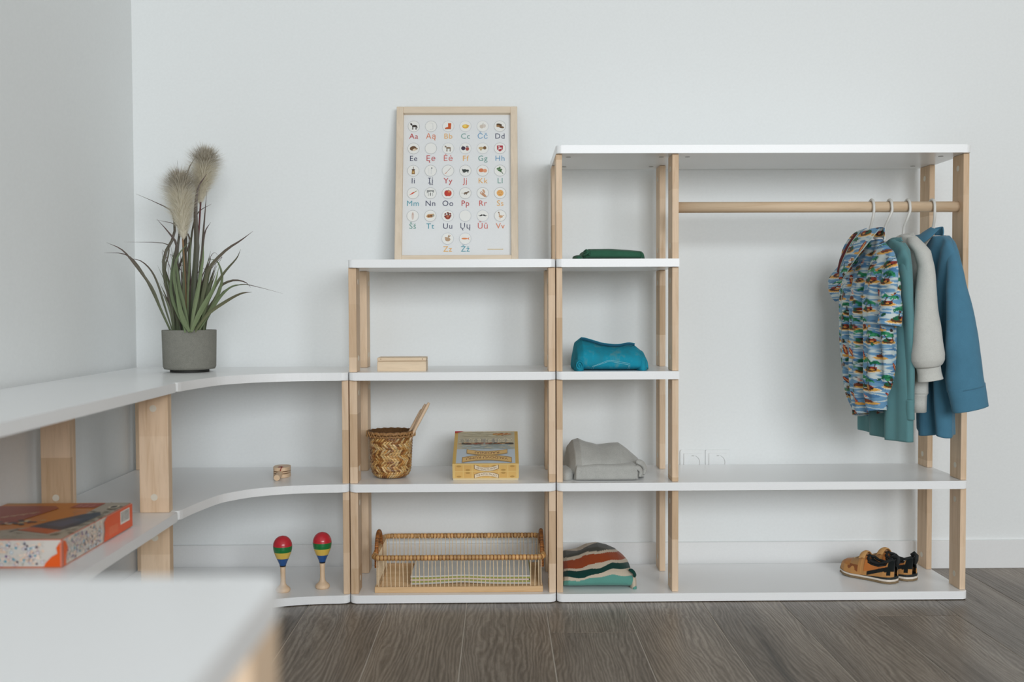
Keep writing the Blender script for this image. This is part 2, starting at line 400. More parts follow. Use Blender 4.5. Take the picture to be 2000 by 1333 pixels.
# ============================================================ flat print helper
class Print:
    """flat coloured shapes laid on a plane given by origin O, axes U (right) and V (up), normal N"""
    def __init__(s, O, U, V, N): s.O = Vector(O); s.U = Vector(U).normalized(); s.V = Vector(V).normalized(); s.N = Vector(N).normalized(); s.v = []; s.f = []; s.c = []; s.d = .0002
    def poly(s, pts, col, lift=None):
        s.d += .000004; i = len(s.v); s.v += [s.O + s.U * p[0] + s.V * p[1] + s.N * (lift if lift else s.d) for p in pts]
        s.f.append(list(range(i, i + len(pts)))); s.c.append(lin(col))
    def ell(s, x, y, rx, ry, col, n=16, a=0):
        ca, sa = math.cos(math.radians(a)), math.sin(math.radians(a))
        s.poly([(x + rx * math.cos(t) * ca - ry * math.sin(t) * sa, y + rx * math.cos(t) * sa + ry * math.sin(t) * ca) for t in [2 * math.pi * k / n for k in range(n)]], col)
    def ring(s, x, y, r, wd, col, n=28):
        s.d += .000004; i = len(s.v)
        for rr in (r, r - wd): s.v += [s.O + s.U * (x + rr * math.cos(2 * math.pi * k / n)) + s.V * (y + rr * math.sin(2 * math.pi * k / n)) + s.N * s.d for k in range(n)]
        for k in range(n): s.f.append([i + k, i + (k + 1) % n, i + n + (k + 1) % n, i + n + k]); s.c.append(lin(col))
    def rect(s, x0, x1, y0, y1, col): s.poly([(x0, y0), (x1, y0), (x1, y1), (x0, y1)], col)
    def line(s, pts, wd, col):
        for (x0, y0), (x1, y1) in zip(pts, pts[1:]):
            L = math.hypot(x1 - x0, y1 - y0) or 1; nx, ny = -(y1 - y0) / L * wd / 2, (x1 - x0) / L * wd / 2
            s.poly([(x0 - nx, y0 - ny), (x1 - nx, y1 - ny), (x1 + nx, y1 + ny), (x0 + nx, y0 + ny)], col)
    def text(s, txt, x, y, size, col, align='CENTER', bold=0, rot=0, arc=None, space=1.0, sx=1.0):
        cu = bpy.data.curves.new('t', 'FONT'); cu.body = txt; cu.size = size; cu.align_x = align; cu.offset = bold; cu.space_character = space; cu.resolution_u = 3
        o = bpy.data.objects.new('t', cu); COL.objects.link(o); dg = bpy.context.evaluated_depsgraph_get()
        me = bpy.data.meshes.new_from_object(o.evaluated_get(dg)); bpy.data.objects.remove(o); bpy.data.curves.remove(cu)
        s.d += .000006; i = len(s.v); ca, sa = math.cos(rot), math.sin(rot)
        for q in me.vertices:
            px, py = q.co.x * sx, q.co.y
            if arc: py += arc * px * px
            s.v.append(s.O + s.U * (x + px * ca - py * sa) + s.V * (y + px * sa + py * ca) + s.N * s.d)
        for p in me.polygons: s.f.append([i + k for k in p.vertices]); s.c.append(lin(col))
        bpy.data.meshes.remove(me)
    def build(s, name, mat, parent): return mk(name, s.v, s.f, mat, parent, cols=s.c, colmode='CORNER')
M_PRINT = attr_mat('printed_ink', .55, .3)
M_PRINTG = attr_mat('printed_gloss_card', .32, .5)

# ============================================================ framed alphabet poster
fw, fh, fd = .3235, .431, .018; yb, yt = .198, .290
zt = onY(893, 209, yt).z; ang = math.asin(min(.9, (yt - yb) / fh))
fx0 = -.2745; Ocorner = Vector((fx0, yb + .004, T[3])); Uv = Vector((1, 0, 0)); Vv = Vector((0, math.sin(ang), math.cos(ang))); Nv = Vector((0, -math.cos(ang), math.sin(ang)))
fr = root('framed_poster', tuple(Ocorner + Uv * fw / 2), 'pale wooden picture frame with a colourful alphabet chart leaning on the wall', 'picture')
Mf = Matrix(((Uv.x, Nv.x, Vv.x, Ocorner.x), (Uv.y, Nv.y, Vv.y, Ocorner.y), (Uv.z, Nv.z, Vv.z, Ocorner.z), (0, 0, 0, 1)))
bw = .0185
for nm, (x0, x1, z0, z1), mt in (('frame_bar', (0, bw, 0, fh), M_FRAME), ('frame_bar', (fw - bw, fw, 0, fh), M_FRAME), ('frame_bar', (bw, fw - bw, fh - bw, fh), M_FRAMEH), ('frame_bar', (bw, fw - bw, 0, bw), M_FRAMEH)):
    b = box(x0, x1, -.006, .012, z0, z1, .0012); bmesh.ops.transform(b, matrix=Mf, verts=b.verts); bmk(nm, b, mt, fr)
b = box(.006, fw - .006, -.006, -.0035, .006, fh - .006); bmesh.ops.transform(b, matrix=Mf, verts=b.verts); bmk('backing', b, plain('mdf_backing', (.4, .3, .2), .8), fr)
b = box(bw - .002, fw - bw + .002, -.0035, -.002, bw - .002, fh - bw + .002); bmesh.ops.transform(b, matrix=Mf, verts=b.verts)
pap = bmk('print', b, plain('poster_paper', (.80, .815, .82), .6, .3), fr)
P = Print(Ocorner + Nv * (-.0018), Uv, Vv, Nv)
P2 = Print(Ocorner + Nv * (-.0018), Uv, Vv, Nv)
RED, ORG_, YEL, GRN, BLU, NAV, CRL, TUR = (190, 62, 62), (222, 128, 84), (232, 178, 100), (112, 160, 150), (106, 158, 196), (72, 74, 100), (208, 96, 86), (90, 160, 175)
rows = [[('Aa', RED), ('Ąą', ORG_), ('Bb', YEL), ('Cc', GRN), ('Čč', BLU), ('Dd', NAV)], [('Ee', NAV), ('Ęę', RED), ('Ėė', CRL), ('Ff', YEL), ('Gg', GRN), ('Hh', BLU)],
        [('Ii', NAV), ('Įį', NAV), ('Yy', RED), ('Jj', CRL), ('Kk', YEL), ('Ll', GRN)], [('Mm', TUR), ('Nn', NAV), ('Oo', NAV), ('Pp', RED), ('Rr', CRL), ('Ss', YEL)],
        [('Šš', GRN), ('Tt', TUR), ('Uu', NAV), ('Ųų', NAV), ('Ūū', CRL), ('Vv', ORG_)], [None, None, ('Zz', YEL), ('Žž', TUR), None, None]]
def icon(k, x, y, s):   # small pictures inside the circles, s = circle radius
    E = lambda a, b_, rx, ry, c, ang=0: P2.ell(x + a * s, y + b_ * s, rx * s, ry * s, c, 14, ang)
    L = lambda pts, wd, c: P2.line([(x + a * s, y + b_ * s) for a, b_ in pts], wd * s, c)
    Q = lambda pts, c: P2.poly([(x + a * s, y + b_ * s) for a, b_ in pts], c)
    BR, DK, TN, GY = (120, 84, 56), (52, 42, 38), (196, 150, 110), (150, 140, 128)
    if k == 'Aa': E(.1, .05, .42, .2, DK); Q([(-.35, .1), (-.2, .25), (-.4, .58), (-.62, .5), (-.6, .35)], DK); [L([(a, 0), (a - .03, -.58)], .09, DK) for a in (-.22, -.1, .35, .45)]; L([(.5, .1), (.62, -.3)], .08, DK)
    elif k == 'Ąą': L([(-.3, .6), (.3, .55), (.35, -.5), (-.2, -.6)], .05, (196, 198, 200))
    elif k == 'Bb': Q([(-.05, .55), (.5, .55), (.45, -.45), (-.55, -.45), (-.5, -.25), (-.02, -.1)], (206, 92, 44)); L([(-.02, .25), (.48, .25)], .05, (150, 60, 30)); L([(-.55, -.47), (.46, -.47)], .08, (110, 60, 40))
    elif k == 'Cc': E(0, -.02, .55, .38, (226, 178, 74)); E(-.1, .05, .3, .22, (242, 212, 110)); E(.45, .08, .2, .1, (226, 170, 80))
    elif k == 'Čč': E(-.15, -.05, .36, .34, (208, 196, 182)); E(.28, .05, .26, .32, (216, 206, 196)); L([(.02, .2), (.1, .6)], .08, (170, 165, 140))
    elif k == 'Dd': E(-.1, .25, .5, .22, (92, 72, 52), -10); E(.25, -.15, .48, .2, (120, 92, 66), -14); E(-.3, .02, .32, .18, (160, 120, 80), -8)
    elif k == 'Ee': E(-.08, .02, .56, .4, (110, 84, 60), 12); E(.2, -.2, .38, .2, (226, 206, 180), 20); E(.5, -.05, .2, .12, (150, 116, 84)); E(.64, -.05, .05, .05, DK)
    elif k == 'Ėė': E(.05, .1, .42, .17, (150, 130, 108)); E(-.42, .3, .16, .12, (130, 110, 92)); [L([(a, 0), (a, -.55)], .08, (120, 102, 84)) for a in (-.25, -.15, .3, .4)]; L([(-.45, .4), (-.58, .55)], .05, DK)
    elif k == 'Ff': E(-.35, .02, .36, .36, (66, 54, 72)); E(.32, -.1, .3, .32, (168, 82, 72)); L([(.1, .25), (.3, .4), (.5, .22)], .12, (60, 50, 66)); L([(-.5, .35), (-.6, .5)], .06, DK)
    elif k == 'Gg': E(-.25, .05, .45, .24, (200, 176, 136)); E(.35, .08, .28, .3, (126, 98, 66)); E(-.3, -.25, .16, .14, (186, 166, 120))
    elif k == 'Hh': Q([(-.5, .5), (.5, .5), (.48, -.2), (0, -.6), (-.48, -.2)], (178, 52, 66)); E(.02, .0, .3, .12, (232, 226, 224), 15); E(-.15, .25, .12, .12, (232, 226, 224)); L([(-.1, 0), (-.25, -.3)], .08, (232, 226, 224)); L([(.2, 0), (.3, -.2)], .08, (232, 226, 224))
    elif k == 'Ii': Q([(-.22, .1), (.22, .1), (.28, -.6), (-.28, -.6)], (150, 112, 66)); Q([(-.3, .28), (.3, .28), (.22, .1), (-.22, .1)], (70, 52, 38)); L([(0, .28), (0, .7)], .1, (110, 84, 60)); E(0, -.25, .14, .16, (212, 178, 110))
    elif k == 'Įį': [L([(a, .5), (a, -.6)], .04, (206, 208, 210)) for a in (-.3, -.05, .12)]; E(.18, .45, .09, .16, (96, 100, 104)); L([(.18, .3), (.18, -.6)], .04, (206, 208, 210))
    elif k == 'Yy': L([(.5, .55), (-.15, -.2)], .06, (140, 110, 90)); Q([(-.1, -.1), (-.22, -.22), (-.6, -.55), (-.3, -.5)], (206, 150, 120))
    elif k == 'Jj': E(-.1, 0, .42, .26, (58, 66, 62)); E(.4, 0, .2, .2, (52, 58, 56)); Q([(-.6, .35), (-.3, .2), (-.45, .0)], (58, 66, 62)); [L([(a, -.1), (a, -.4)], .12, (52, 58, 56)) for a in (-.35, -.1, .42)]
    elif k == 'Kk': E(-.25, .05, .42, .34, (212, 126, 86)); E(.38, -.02, .34, .32, (226, 156, 120))
    elif k == 'Ll': [E(a, b_, .24, .15, (84, 120, 78), g) for a, b_, g in ((-.35, .35, 30), (-.05, .45, 80), (.15, .15, 10), (-.2, .05, -30), (.1, -.05, 60))]; L([(-.1, .2), (.5, -.55)], .12, (66, 96, 62))
    elif k == 'Mm': Q([(-.7, -.38), (-.1, .12), (.25, .28), (.2, .06), (-.05, -.12)], (214, 84, 60)); L([(.2, .15), (.62, .4)], .1, (150, 130, 60))
    elif k == 'Nn': Q([(-.6, .55), (.6, .55), (.6, .05), (.2, .3), (-.4, .2), (-.6, -.05)], (150, 152, 150)); L([(-.35, .2), (-.35, -.5)], .07, (120, 122, 120)); L([(0, .1), (0, -.45)], .14, (96, 98, 96)); L([(.35, .1), (.35, -.5)], .07, (130, 132, 130))
    elif k == 'Oo': E(-.18, -.02, .42, .52, (190, 62, 52)); E(.2, -.02, .42, .52, (198, 72, 56)); E(.2, .25, .16, .14, (222, 150, 90)); L([(0, .4), (.06, .6)], .07, (90, 70, 40))
    elif k == 'Pp': E(.08, 0, .36, .2, (130, 112, 96), 15); E(.48, .2, .2, .12, (120, 104, 90), 10); L([(-.2, -.05), (-.65, 0)], .05, (150, 130, 115)); L([(-.05, -.1), (-.2, -.3)], .09, (100, 86, 74)); L([(.2, -.1), (.25, -.3)], .09, (100, 86, 74))
    elif k == 'Rr': Q([(.1, .1), (.45, -.3), (.7, -.65), (.3, -.7), (-.2, -.3), (-.3, -.1)], (196, 148, 116)); [L([(a, 0), (b_, c_)], .13, (206, 160, 128)) for a, b_, c_ in ((.25, .1, .62), (.3, -.05, .6), (.35, .28, .5))]; P2.ring(x - .2 * s, y + .02 * s, .26 * s, .13 * s, (200, 152, 120), 16)
    elif k == 'Ss': E(0, 0, .58, .56, (232, 174, 102)); E(-.2, .15, .05, .06, (140, 90, 50)); E(.2, .15, .05, .06, (140, 90, 50)); L([(-.2, -.2), (0, -.28), (.2, -.2)], .06, (170, 110, 60))
    elif k == 'Šš': E(0, 0, .2, .68, (218, 200, 190)); E(.0, .3, .12, .2, (204, 180, 166))
    elif k == 'Tt': Q([(-.7, -.1), (-.4, .3), (.6, .35), (.7, 0), (.3, -.3), (-.4, -.35)], (200, 160, 116)); E(-.25, -.05, .22, .14, (140, 88, 50)); E(.15, 0, .2, .16, (120, 76, 46)); E(.5, .05, .14, .2, (150, 160, 150))
    elif k == 'Uu': E(0, -.2, .46, .42, (150, 64, 48)); [E(a, b_, .18, .14, (126, 52, 40), g) for a, b_, g in ((-.4, .3, 40), (.4, .35, -40), (0, .5, 0), (.45, 0, 60), (-.45, -.1, 80))]; E(0, -.1, .2, .2, (196, 120, 90)); E(.1, .3, .14, .12, (60, 50, 40))
    elif k == 'Ūū': Q([(-.8, .1), (-.45, -.1), (-.2, -.05), (0, .05), (.2, -.05), (.45, -.1), (.8, .1), (.5, .02), (.2, .24), (0, .16), (-.2, .24), (-.5, .02)], (44, 44, 44))
    elif k == 'Vv': E(.1, -.15, .34, .22, (206, 164, 126), -10); L([(-.1, 0), (-.2, .5)], .14, (190, 148, 110)); E(-.24, .56, .12, .09, (120, 90, 66)); L([(0, -.3), (-.02, -.6)], .06, (226, 130, 70)); Q([(.4, -.1), (.7, .05), (.4, .08)], (196, 150, 110))
    elif k == 'Zz': E(.02, -.12, .44, .34, (186, 156, 128)); E(-.28, .12, .2, .18, (190, 160, 134)); E(.15, .45, .09, .26, (180, 150, 122), -25); E(.32, .4, .08, .24, (180, 150, 122), -45)
    elif k == 'Žž': E(-.12, 0, .5, .14, (226, 138, 84)); Q([(.3, 0), (.7, .22), (.58, 0), (.7, -.22)], (220, 124, 76))
cx0 = (-.0185)
colx = [.0455 + i * (.2765 - .0455) / 5 for i in range(6)]
rowy = [.380 - i * .0627 for i in range(6)]
for r, row in enumerate(rows):
    for c, it in enumerate(row):
        if not it: continue
        x, y = colx[c], rowy[r]; R = .0160
        P2.ell(x, y, R - .0004, R - .0004, (238, 238, 234), 24)
        P2.ring(x, y, R, .0009, (176, 178, 180) if c in (0, 1, 5) or r in (2, 3) else (196, 200, 206))
        icon(it[0], x, y, R)
        P.text(it[0], x, y - .0352, .0214, it[1], space=1.08)
[P.line([(.243 + k * .0032, .0375), (.2452 + k * .0032, .0375)], .0022, (214, 180, 96)) for k in range(13)]
P.build('lettering', M_PRINT, pap)['kind'] = 'stuff'; P2.build('picture_dots', M_PRINT, pap)['kind'] = 'stuff'
def glass_mat():
    t = NT('picture_glass'); t.b.inputs['Base Color'].default_value = (1, 1, 1, 1); t.b.inputs['Roughness'].default_value = .02; t.b.inputs['Transmission Weight'].default_value = 1; t.b.inputs['IOR'].default_value = 1.12
    return t.m
# ============================================================ potted grass
pc = (-.7715, .066); pr = .0655; pz = T[2]
pt = root('potted_grass', (pc[0], pc[1], pz), 'tall ornamental grass with two feathery plumes in a round grey pot', 'plant')
def stone():
    t = NT('grey_fibre_pot'); v = t.coords(); n = t.noise(v, 700, 3, .7); n2 = t.noise(v, 90, 3)
    t.link(t.mix(t.ramp(n, [(.3, (.20, .198, .172)), (.7, (.29, .286, .25))]), t.ramp(n2, [(.3, (.9, .9, .9)), (.7, (1, 1, 1))]), 1.0, 'MULTIPLY'), t.b.inputs['Base Color'])
    t.b.inputs['Roughness'].default_value = .85; t.b.inputs['Specular IOR Level'].default_value = .2; t.bump(n, .4, .0006); return t.m
bmk('pot', lathe([(0, .006), (.046, .006), (.0605, .008), (.0635, .014), (.0655, .1035), (.0645, .1045), (.0615, .1045), (.0605, .100), (.058, .088), (0, .088)], (pc[0], pc[1], pz), 64), stone(), pt, smooth=True)
bmk('pot_foot', lathe([(0, 0), (.046, 0), (.047, .001), (.047, .007), (0, .007)], (pc[0], pc[1], pz), 48), plain('dark_foot', (.02, .02, .018), .7), pt)
bmk('soil', lathe([(0, .0925), (.03, .093), (.0592, .0915)], (pc[0], pc[1], pz), 32), plain('dark_soil', (.03, .025, .02), .9, .1, .8, 400, .4), pt)
M_LEAF = attr_mat('grass_blade', .5, .35, .1, 0, 1500, .18)
def blade(path, w0, cols, twist=0.0, parent=pt):
    """tapered V-section strip with thickness, along path"""
    C = catmull(path, 16); n = len(C); V = []; F = []; K = []
    tw = random.uniform(-.6, .6) + twist
    for i, c in enumerate(C):
        c = Vector(c); d = (Vector(C[min(i + 1, n - 1)]) - Vector(C[max(i - 1, 0)])).normalized()
        s = d.cross(Vector((math.sin(tw) * .7, 1, 0))).normalized(); nn = s.cross(d)
        t = i / (n - 1); wd = w0 * (min(1, .55 + t * 1.6) if t < .3 else 1) * max(.04, 1 - max(0, (t - .35) / .65) ** 1.5)
        e = wd / 2
        for a, h in ((-1, 0), (0, -.18), (1, 0), (0, -.18 + .12)): V.append(c + s * (a * e) + nn * (h * wd))
        col = [cols[0][k] * (1 - t) + cols[1][k] * t for k in range(3)]; K += [lin(col)] * 4
    for i in range(n - 1):
        a = i * 4; b_ = a + 4
        for p, q in ((0, 1), (1, 2), (2, 3), (3, 0)): F.append([a + p, a + q, b_ + q, b_ + p])
    F.append([0, 3, 2, 1]); F.append([4 * n - 4 + q for q in range(4)])
    return mk('leaf', V, F, M_LEAF, parent, smooth=False, cols=K)
def px_path(pts, y0, y1): # photo points with a depth running from y0 to y1
    n = len(pts); return [onY(x, y, y0 + (y1 - y0) * i / (n - 1)) for i, (x, y) in enumerate(pts)]
GA, GB, PU, DG = (122, 138, 100), (106, 118, 88), (96, 74, 74), (80, 92, 68)
leaves = [ # traced arching blades: points from base to tip, depth start, depth end, width mm, base colour, tip colour
    ([(335, 650), (312, 600), (295, 560), (262, 515), (238, 488), (208, 474)], .05, -.02, 5, GB, PU),
    ([(334, 650), (316, 610), (298, 570), (270, 520), (244, 497), (203, 494)], .06, .0, 4, GA, PU),
    ([(338, 650), (322, 600), (310, 560), (296, 530), (275, 510), (250, 505)], .05, .08, 4, GB, PU),
    ([(345, 650), (330, 590), (322, 530), (330, 490), (318, 475), (242, 473)], .05, .1, 3, GB, (96, 80, 76)),
    ([(348, 650), (336, 600), (322, 545), (321, 500), (340, 460), (338, 420), (322, 404), (266, 379)], .06, .12, 6, GB, PU),
    ([(352, 650), (340, 590), (338, 520), (345, 480), (330, 455), (306, 428)], .04, .02, 6, DG, PU),
    ([(350, 650), (345, 580), (350, 520), (372, 470), (345, 440), (306, 430)], .08, .06, 4, DG, PU),
    ([(356, 650), (350, 560), (346, 500), (352, 440), (352, 370), (346, 313)], .07, .08, 5, DG, PU),
    ([(366, 650), (360, 560), (362, 480), (364, 400), (365, 340), (386, 300)], .09, .11, 6, DG, PU),
    ([(374, 650), (378, 560), (384, 480), (382, 420), (386, 370), (404, 340)], .05, .06, 9, DG, PU),
    ([(378, 650), (392, 540), (396, 470), (400, 420), (404, 373)], .09, .09, 4, DG, PU),
    ([(372, 650), (370, 560), (372, 480), (384, 420), (414, 398)], .09, .10, 4, DG, (96, 78, 72)),
    ([(380, 650), (388, 560), (394, 500), (400, 455), (412, 434)], .06, .04, 5, DG, PU),
    ([(384, 650), (392, 600), (400, 560), (408, 525), (440, 490), (470, 470), (494, 452)], .04, -.03, 7, GA, PU),
    ([(388, 650), (402, 600), (420, 560), (440, 530), (462, 505), (470, 487)], .03, -.02, 5, GA, (92, 84, 70)),
    ([(386, 650), (405, 610), (425, 575), (432, 558), (455, 548), (478, 551), (490, 562)], .06, .02, 5, GA, PU),
    ([(386, 650), (412, 608), (432, 578), (455, 559), (485, 556)], .02, -.04, 5, GA, GB),
    ([(380, 650), (405, 615), (440, 590), (470, 574), (492, 571)], .01, -.05, 6, (120, 128, 92), (98, 88, 70)),
    ([(392, 650), (418, 600), (436, 570), (470, 556), (500, 560), (553, 574)], .08, .1, 2.2, GB, PU),
    ([(376, 650), (396, 628), (415, 600), (428, 570), (434, 540), (424, 510), (408, 508)], .02, .0, 6, (124, 134, 96), GB),
    ([(370, 650), (360, 600), (350, 560), (345, 520), (340, 500)], .0, -.02, 7, (112, 126, 90), GB),
    ([(366, 650), (346, 610), (334, 570), (336, 520), (340, 490)], .01, .0, 5, GA, DG),
    ([(372, 650), (380, 600), (388, 560), (396, 510), (398, 480)], .0, -.01, 8, (128, 140, 104), GA),
    ([(362, 650), (352, 600), (340, 540), (348, 500), (372, 470)], .0, .01, 6, GA, GB),
    ([(374, 648), (386, 620), (402, 590), (418, 560), (428, 520)], -.01, -.02, 8, (124, 138, 100), GA),
    ([(370, 648), (358, 625), (348, 590), (344, 550)], -.01, -.01, 8, (116, 130, 94), GA),
]
for pth, y0, y1, wd, c0, c1 in leaves: blade(px_path(pth, y0, y1), wd * .001 * 1.45, (c0, c1))
for k in range(80):   # upright dense centre
    bx = 338 + 62 * random.random(); by = random.uniform(.03, .115); lean = (bx - 369) / 31
    hgt = random.uniform(90, 215) * (1 - .35 * abs(lean)); tx = bx + lean * random.uniform(5, 38) + random.uniform(-8, 8)
    pth = [(bx, 650), (bx + lean * 3, 650 - hgt * .35), (bx * .5 + tx * .5, 650 - hgt * .7), (tx, 650 - hgt)]
    g = random.random(); c0 = [a * (1 - g) + b_ * g for a, b_ in zip(DG, (116, 128, 92))]; c1 = [a * (1 - g) + b_ * g for a, b_ in zip(PU, GB)]
    blade(px_path(pth, by, by + random.uniform(-.03, .02)), random.uniform(.004, .009), (c0, c1))
for k in range(10):   # thin wiry curls
    bx = 350 + 40 * random.random(); s = random.choice((-1, 1)); px = bx + s * random.uniform(20, 60)
    blade(px_path([(bx, 645), (bx + s * 10, 560), (px, 500 + random.uniform(-20, 30)), (px + s * random.uniform(-25, 18), 540 + random.uniform(-40, 50))], .05, .07), .0018, (PU, PU))
for pth, y0, y1, c in ((((366, 648), (362, 560), (357, 465)), .055, .06, (150, 118, 84)), (((376, 648), (384, 520), (392, 395)), .09, .10, (104, 60, 62))):
    bm = tube([onY(x, y, y0) for x, y in pth], .0022, 8); mkcol = plain('plume_stalk', lin(c), .6); bmk('stalk', bm, mkcol, pt, smooth=True)
def plume(base, top, hw, y, n, seed):
    rs = np.random.RandomState(seed); B = onY(base[0], base[1], y); Tp = onY(top[0], top[1], y + .005); ax = (Tp - B); L = ax.length; ax = ax / L
    s1 = ax.cross(Vector((0, 1, 0))).normalized(); s2 = ax.cross(s1); V = []; F = []; K = []
    W = hw / 2000 * 2.56
    for k in range(n):
        t = rs.rand() ** .8; a = rs.rand() * 2 * math.pi
        root_ = B + ax * (L * (t * .86))
        rad = W * (.22 + .95 * math.sin(min(1, t / .78) * math.pi / 2) ** 1.2) * (1.0 if t < .85 else 1 - .55 * (t - .85) / .15) * rs.uniform(.55, 1.12)
        out = s1 * math.cos(a) + s2 * math.sin(a)
        tip = root_ + out * rad + ax * (L * rs.uniform(.05, .14) * (1 if t < .8 else rs.uniform(.8, 1.9))) + Vector((rs.randn(), rs.randn(), rs.randn())) * .0022
        mid = (root_ + tip) * .5 + out * (rad * .13)
        sd = out.cross(ax).normalized() * .00036; i = len(V)
        V += [root_ - sd, root_ + sd, mid - sd * .9, mid + sd * .9, tip]
        F += [[i, i + 1, i + 3, i + 2], [i + 2, i + 3, i + 4]]
        g = min(1, max(0, (t - .70) / .25)) * rs.uniform(.3, 1); base_c = np.array((250, 246, 234)); dk = np.array((158, 146, 128))
        c = base_c * (1 - g) + dk * g; K += [lin(c)] * 5
    o = mk('plume', V, F, M_PLUME, pt, cols=K); o['kind'] = 'stuff'; return o
def plume_mat():
    t = NT('feathery_plume'); a = t.add('ShaderNodeAttribute', attribute_name='Col'); t.link(a.outputs['Color'], t.b.inputs['Base Color'])
    t.b.inputs['Roughness'].default_value = .9; t.b.inputs['Specular IOR Level'].default_value = .05
    tr_ = t.add('ShaderNodeBsdfTranslucent'); t.link(a.outputs['Color'], tr_.inputs[0]); mx = t.add('ShaderNodeMixShader'); mx.inputs[0].default_value = .5
    t.link(t.b.outputs[0], mx.inputs[1]); t.link(tr_.outputs[0], mx.inputs[2]); t.link(mx.outputs[0], t.n['Material Output'].inputs['Surface']); return t.m
M_PLUME = plume_mat()
plume((359, 470), (350, 330), 41, .055, 8000, 1)
plume((390, 400), (404, 286), 37, .095, 7000, 2)

# ============================================================ small wooden box
x0, x1, y0 = -.3045, -.1834, .052
wb = root('wooden_box', ((x0 + x1) / 2, y0 + .03, T[2]), 'small lidded pencil box of pale wood standing alone on the shelf', 'box')
M_PINE = wood('pale_pine', 0, (.80, .64, .46), (.72, .53, .35))
bmk('body', box(x0, x1, y0, y0 + .062, T[2], T[2] + .0245, .001), M_PINE, wb)
bmk('lid', box(x0, x1, y0, y0 + .062, T[2] + .0249, T[2] + .034, .0025, seg=2), M_PINE, wb)
for x in (x0 + .009, x1 - .009): bmk('dowel', cyl((x, y0 - .0004, T[2] + .030), (x, y0 + .002, T[2] + .030), .0011, 8), plain('dark_dowel', (.18, .09, .04), .6), wb)

# ============================================================ woven bamboo pot with sticks
bc = Vector((-.2785, .113, T[1])); H = .119
bk = root('bamboo_basket', tuple(bc), 'round honey-brown woven bamboo pot holding drumsticks', 'basket')
def prof(z):  # radius at height
    t = z / H
    return np.interp(t, [0, .03, .10, .2, .5, .85, 1.0], [.036, .041, .0475, .0505, .0525, .0545, .0565])
M_BAM = attr_mat('bamboo_strip', .42, .45, .12, 0, 1400, .25); M_BAMD = plain('bamboo_dark', (.13, .062, .022), .6, .3, .2, 300, .3)
bmk('body', lathe([(0, .001), (.036, .001)] + [(prof(H * k / 14) - .0012, H * k / 14) for k in range(1, 15)] + [(prof(H) - .004, H), (prof(H * .5) - .004, H * .5), (.030, .006), (0, .005)], tuple(bc), 40), M_BAMD, bk, smooth=True)
V = []; F = []; K = []; NCOL = 46; NROW = 14; rs = np.random.RandomState(3)
pal = [(226, 180, 112), (204, 150, 82), (238, 204, 150), (176, 118, 58), (218, 168, 98), (150, 96, 48), (230, 190, 126)]
for r in range(NROW):
    for c in range(NCOL):
        z0_ = .004 + (H - .02) * r / NROW; dz = (H - .02) / NROW
        for layer, sg in ((0, 1),):
            sg = 1 if (r // 2) % 2 == 0 else -1
            a0 = 2 * math.pi * (c + (.5 if r % 2 else 0)) / NCOL; da = 2 * math.pi / NCOL
            sl = da * 1.5 * sg; zl = z0_ - dz * .35; zh = z0_ + dz * 1.35; i = len(V)
            for (aa, zz, lift) in ((a0 - da * .36 - sl / 2, zl, -.0004), (a0 + da * .36 - sl / 2, zl, -.0004), (a0 + da * .40, (zl + zh) / 2, .0016), (a0 - da * .40, (zl + zh) / 2, .0016), (a0 + da * .36 + sl / 2, zh, -.0004), (a0 - da * .36 + sl / 2, zh, -.0004)):
                zz = min(max(zz, .002), H - .006); R = prof(zz) + lift; V.append(bc + Vector((R * math.cos(aa), R * math.sin(aa), zz)))
            F += [[i, i + 1, i + 2, i + 3], [i + 3, i + 2, i + 4, i + 5]]
            col = np.array(pal[rs.randint(len(pal))]) * rs.uniform(.85, 1.08); K += [lin(np.clip(col, 0, 255))] * 6
o = mk('woven_strips', V, F, M_BAM, bk, cols=K); o['kind'] = 'stuff'
V = []; F = []; K = []
ringb = bmesh.new(); n = 60
for k in range(2):
    zc = H - .004 - .008 * k
    tube([bc + Vector(((prof(zc) + .0018) * math.cos(2 * math.pi * i / n), (prof(zc) + .0018) * math.sin(2 * math.pi * i / n), zc + .0012 * math.sin(i * 2.1))) for i in range(n)], .0042 if k == 0 else .0030, 8, ringb, closed=True)
bmk('rim', ringb, plain('bamboo_rim', (.34, .175, .066), .5, .4, .2, 200, .35), bk, smooth=True)
zz = bmesh.new(); n = 44
tube([bc + Vector(((prof(H) + .0055) * math.cos(2 * math.pi * i / n), (prof(H) + .0055) * math.sin(2 * math.pi * i / n), H - .001 - (.013 if i % 2 else 0))) for i in range(n)], .0011, 6, zz, closed=True)
bmk('rim_lacing', zz, plain('lacing_strip', (.50, .29, .12), .45, .4), bk)
M_STICK = wood('stick_wood', 2, (.78, .58, .40), (.66, .44, .27))
for k, (a, b_, dy) in enumerate((((776, 905), (838, 787), .10), ((782, 900), (831, 790), .118), ((770, 900), (824, 800), .128))):
    p0 = onY(a[0], a[1], dy - .01); p1 = onY(b_[0], b_[1], dy)
    d = (p1 - p0).normalized()
    o = bmk('wooden_stick', tube([p0, p0.lerp(p1, .5), p1.lerp(p0, .28), p1.lerp(p0, .05), p1], .003, 10, rad=[.0030, .0036, .0042, .0042, .0030]), M_STICK, None, True, origin=p0)
    tag(o, ['foremost pale wooden stick leaning in the bamboo pot, its tip highest', 'middle pale wooden stick leaning in the bamboo pot', 'rearmost, lowest of the pale wooden sticks in the bamboo pot'][k], 'stick', 'wooden sticks in the bamboo pot')

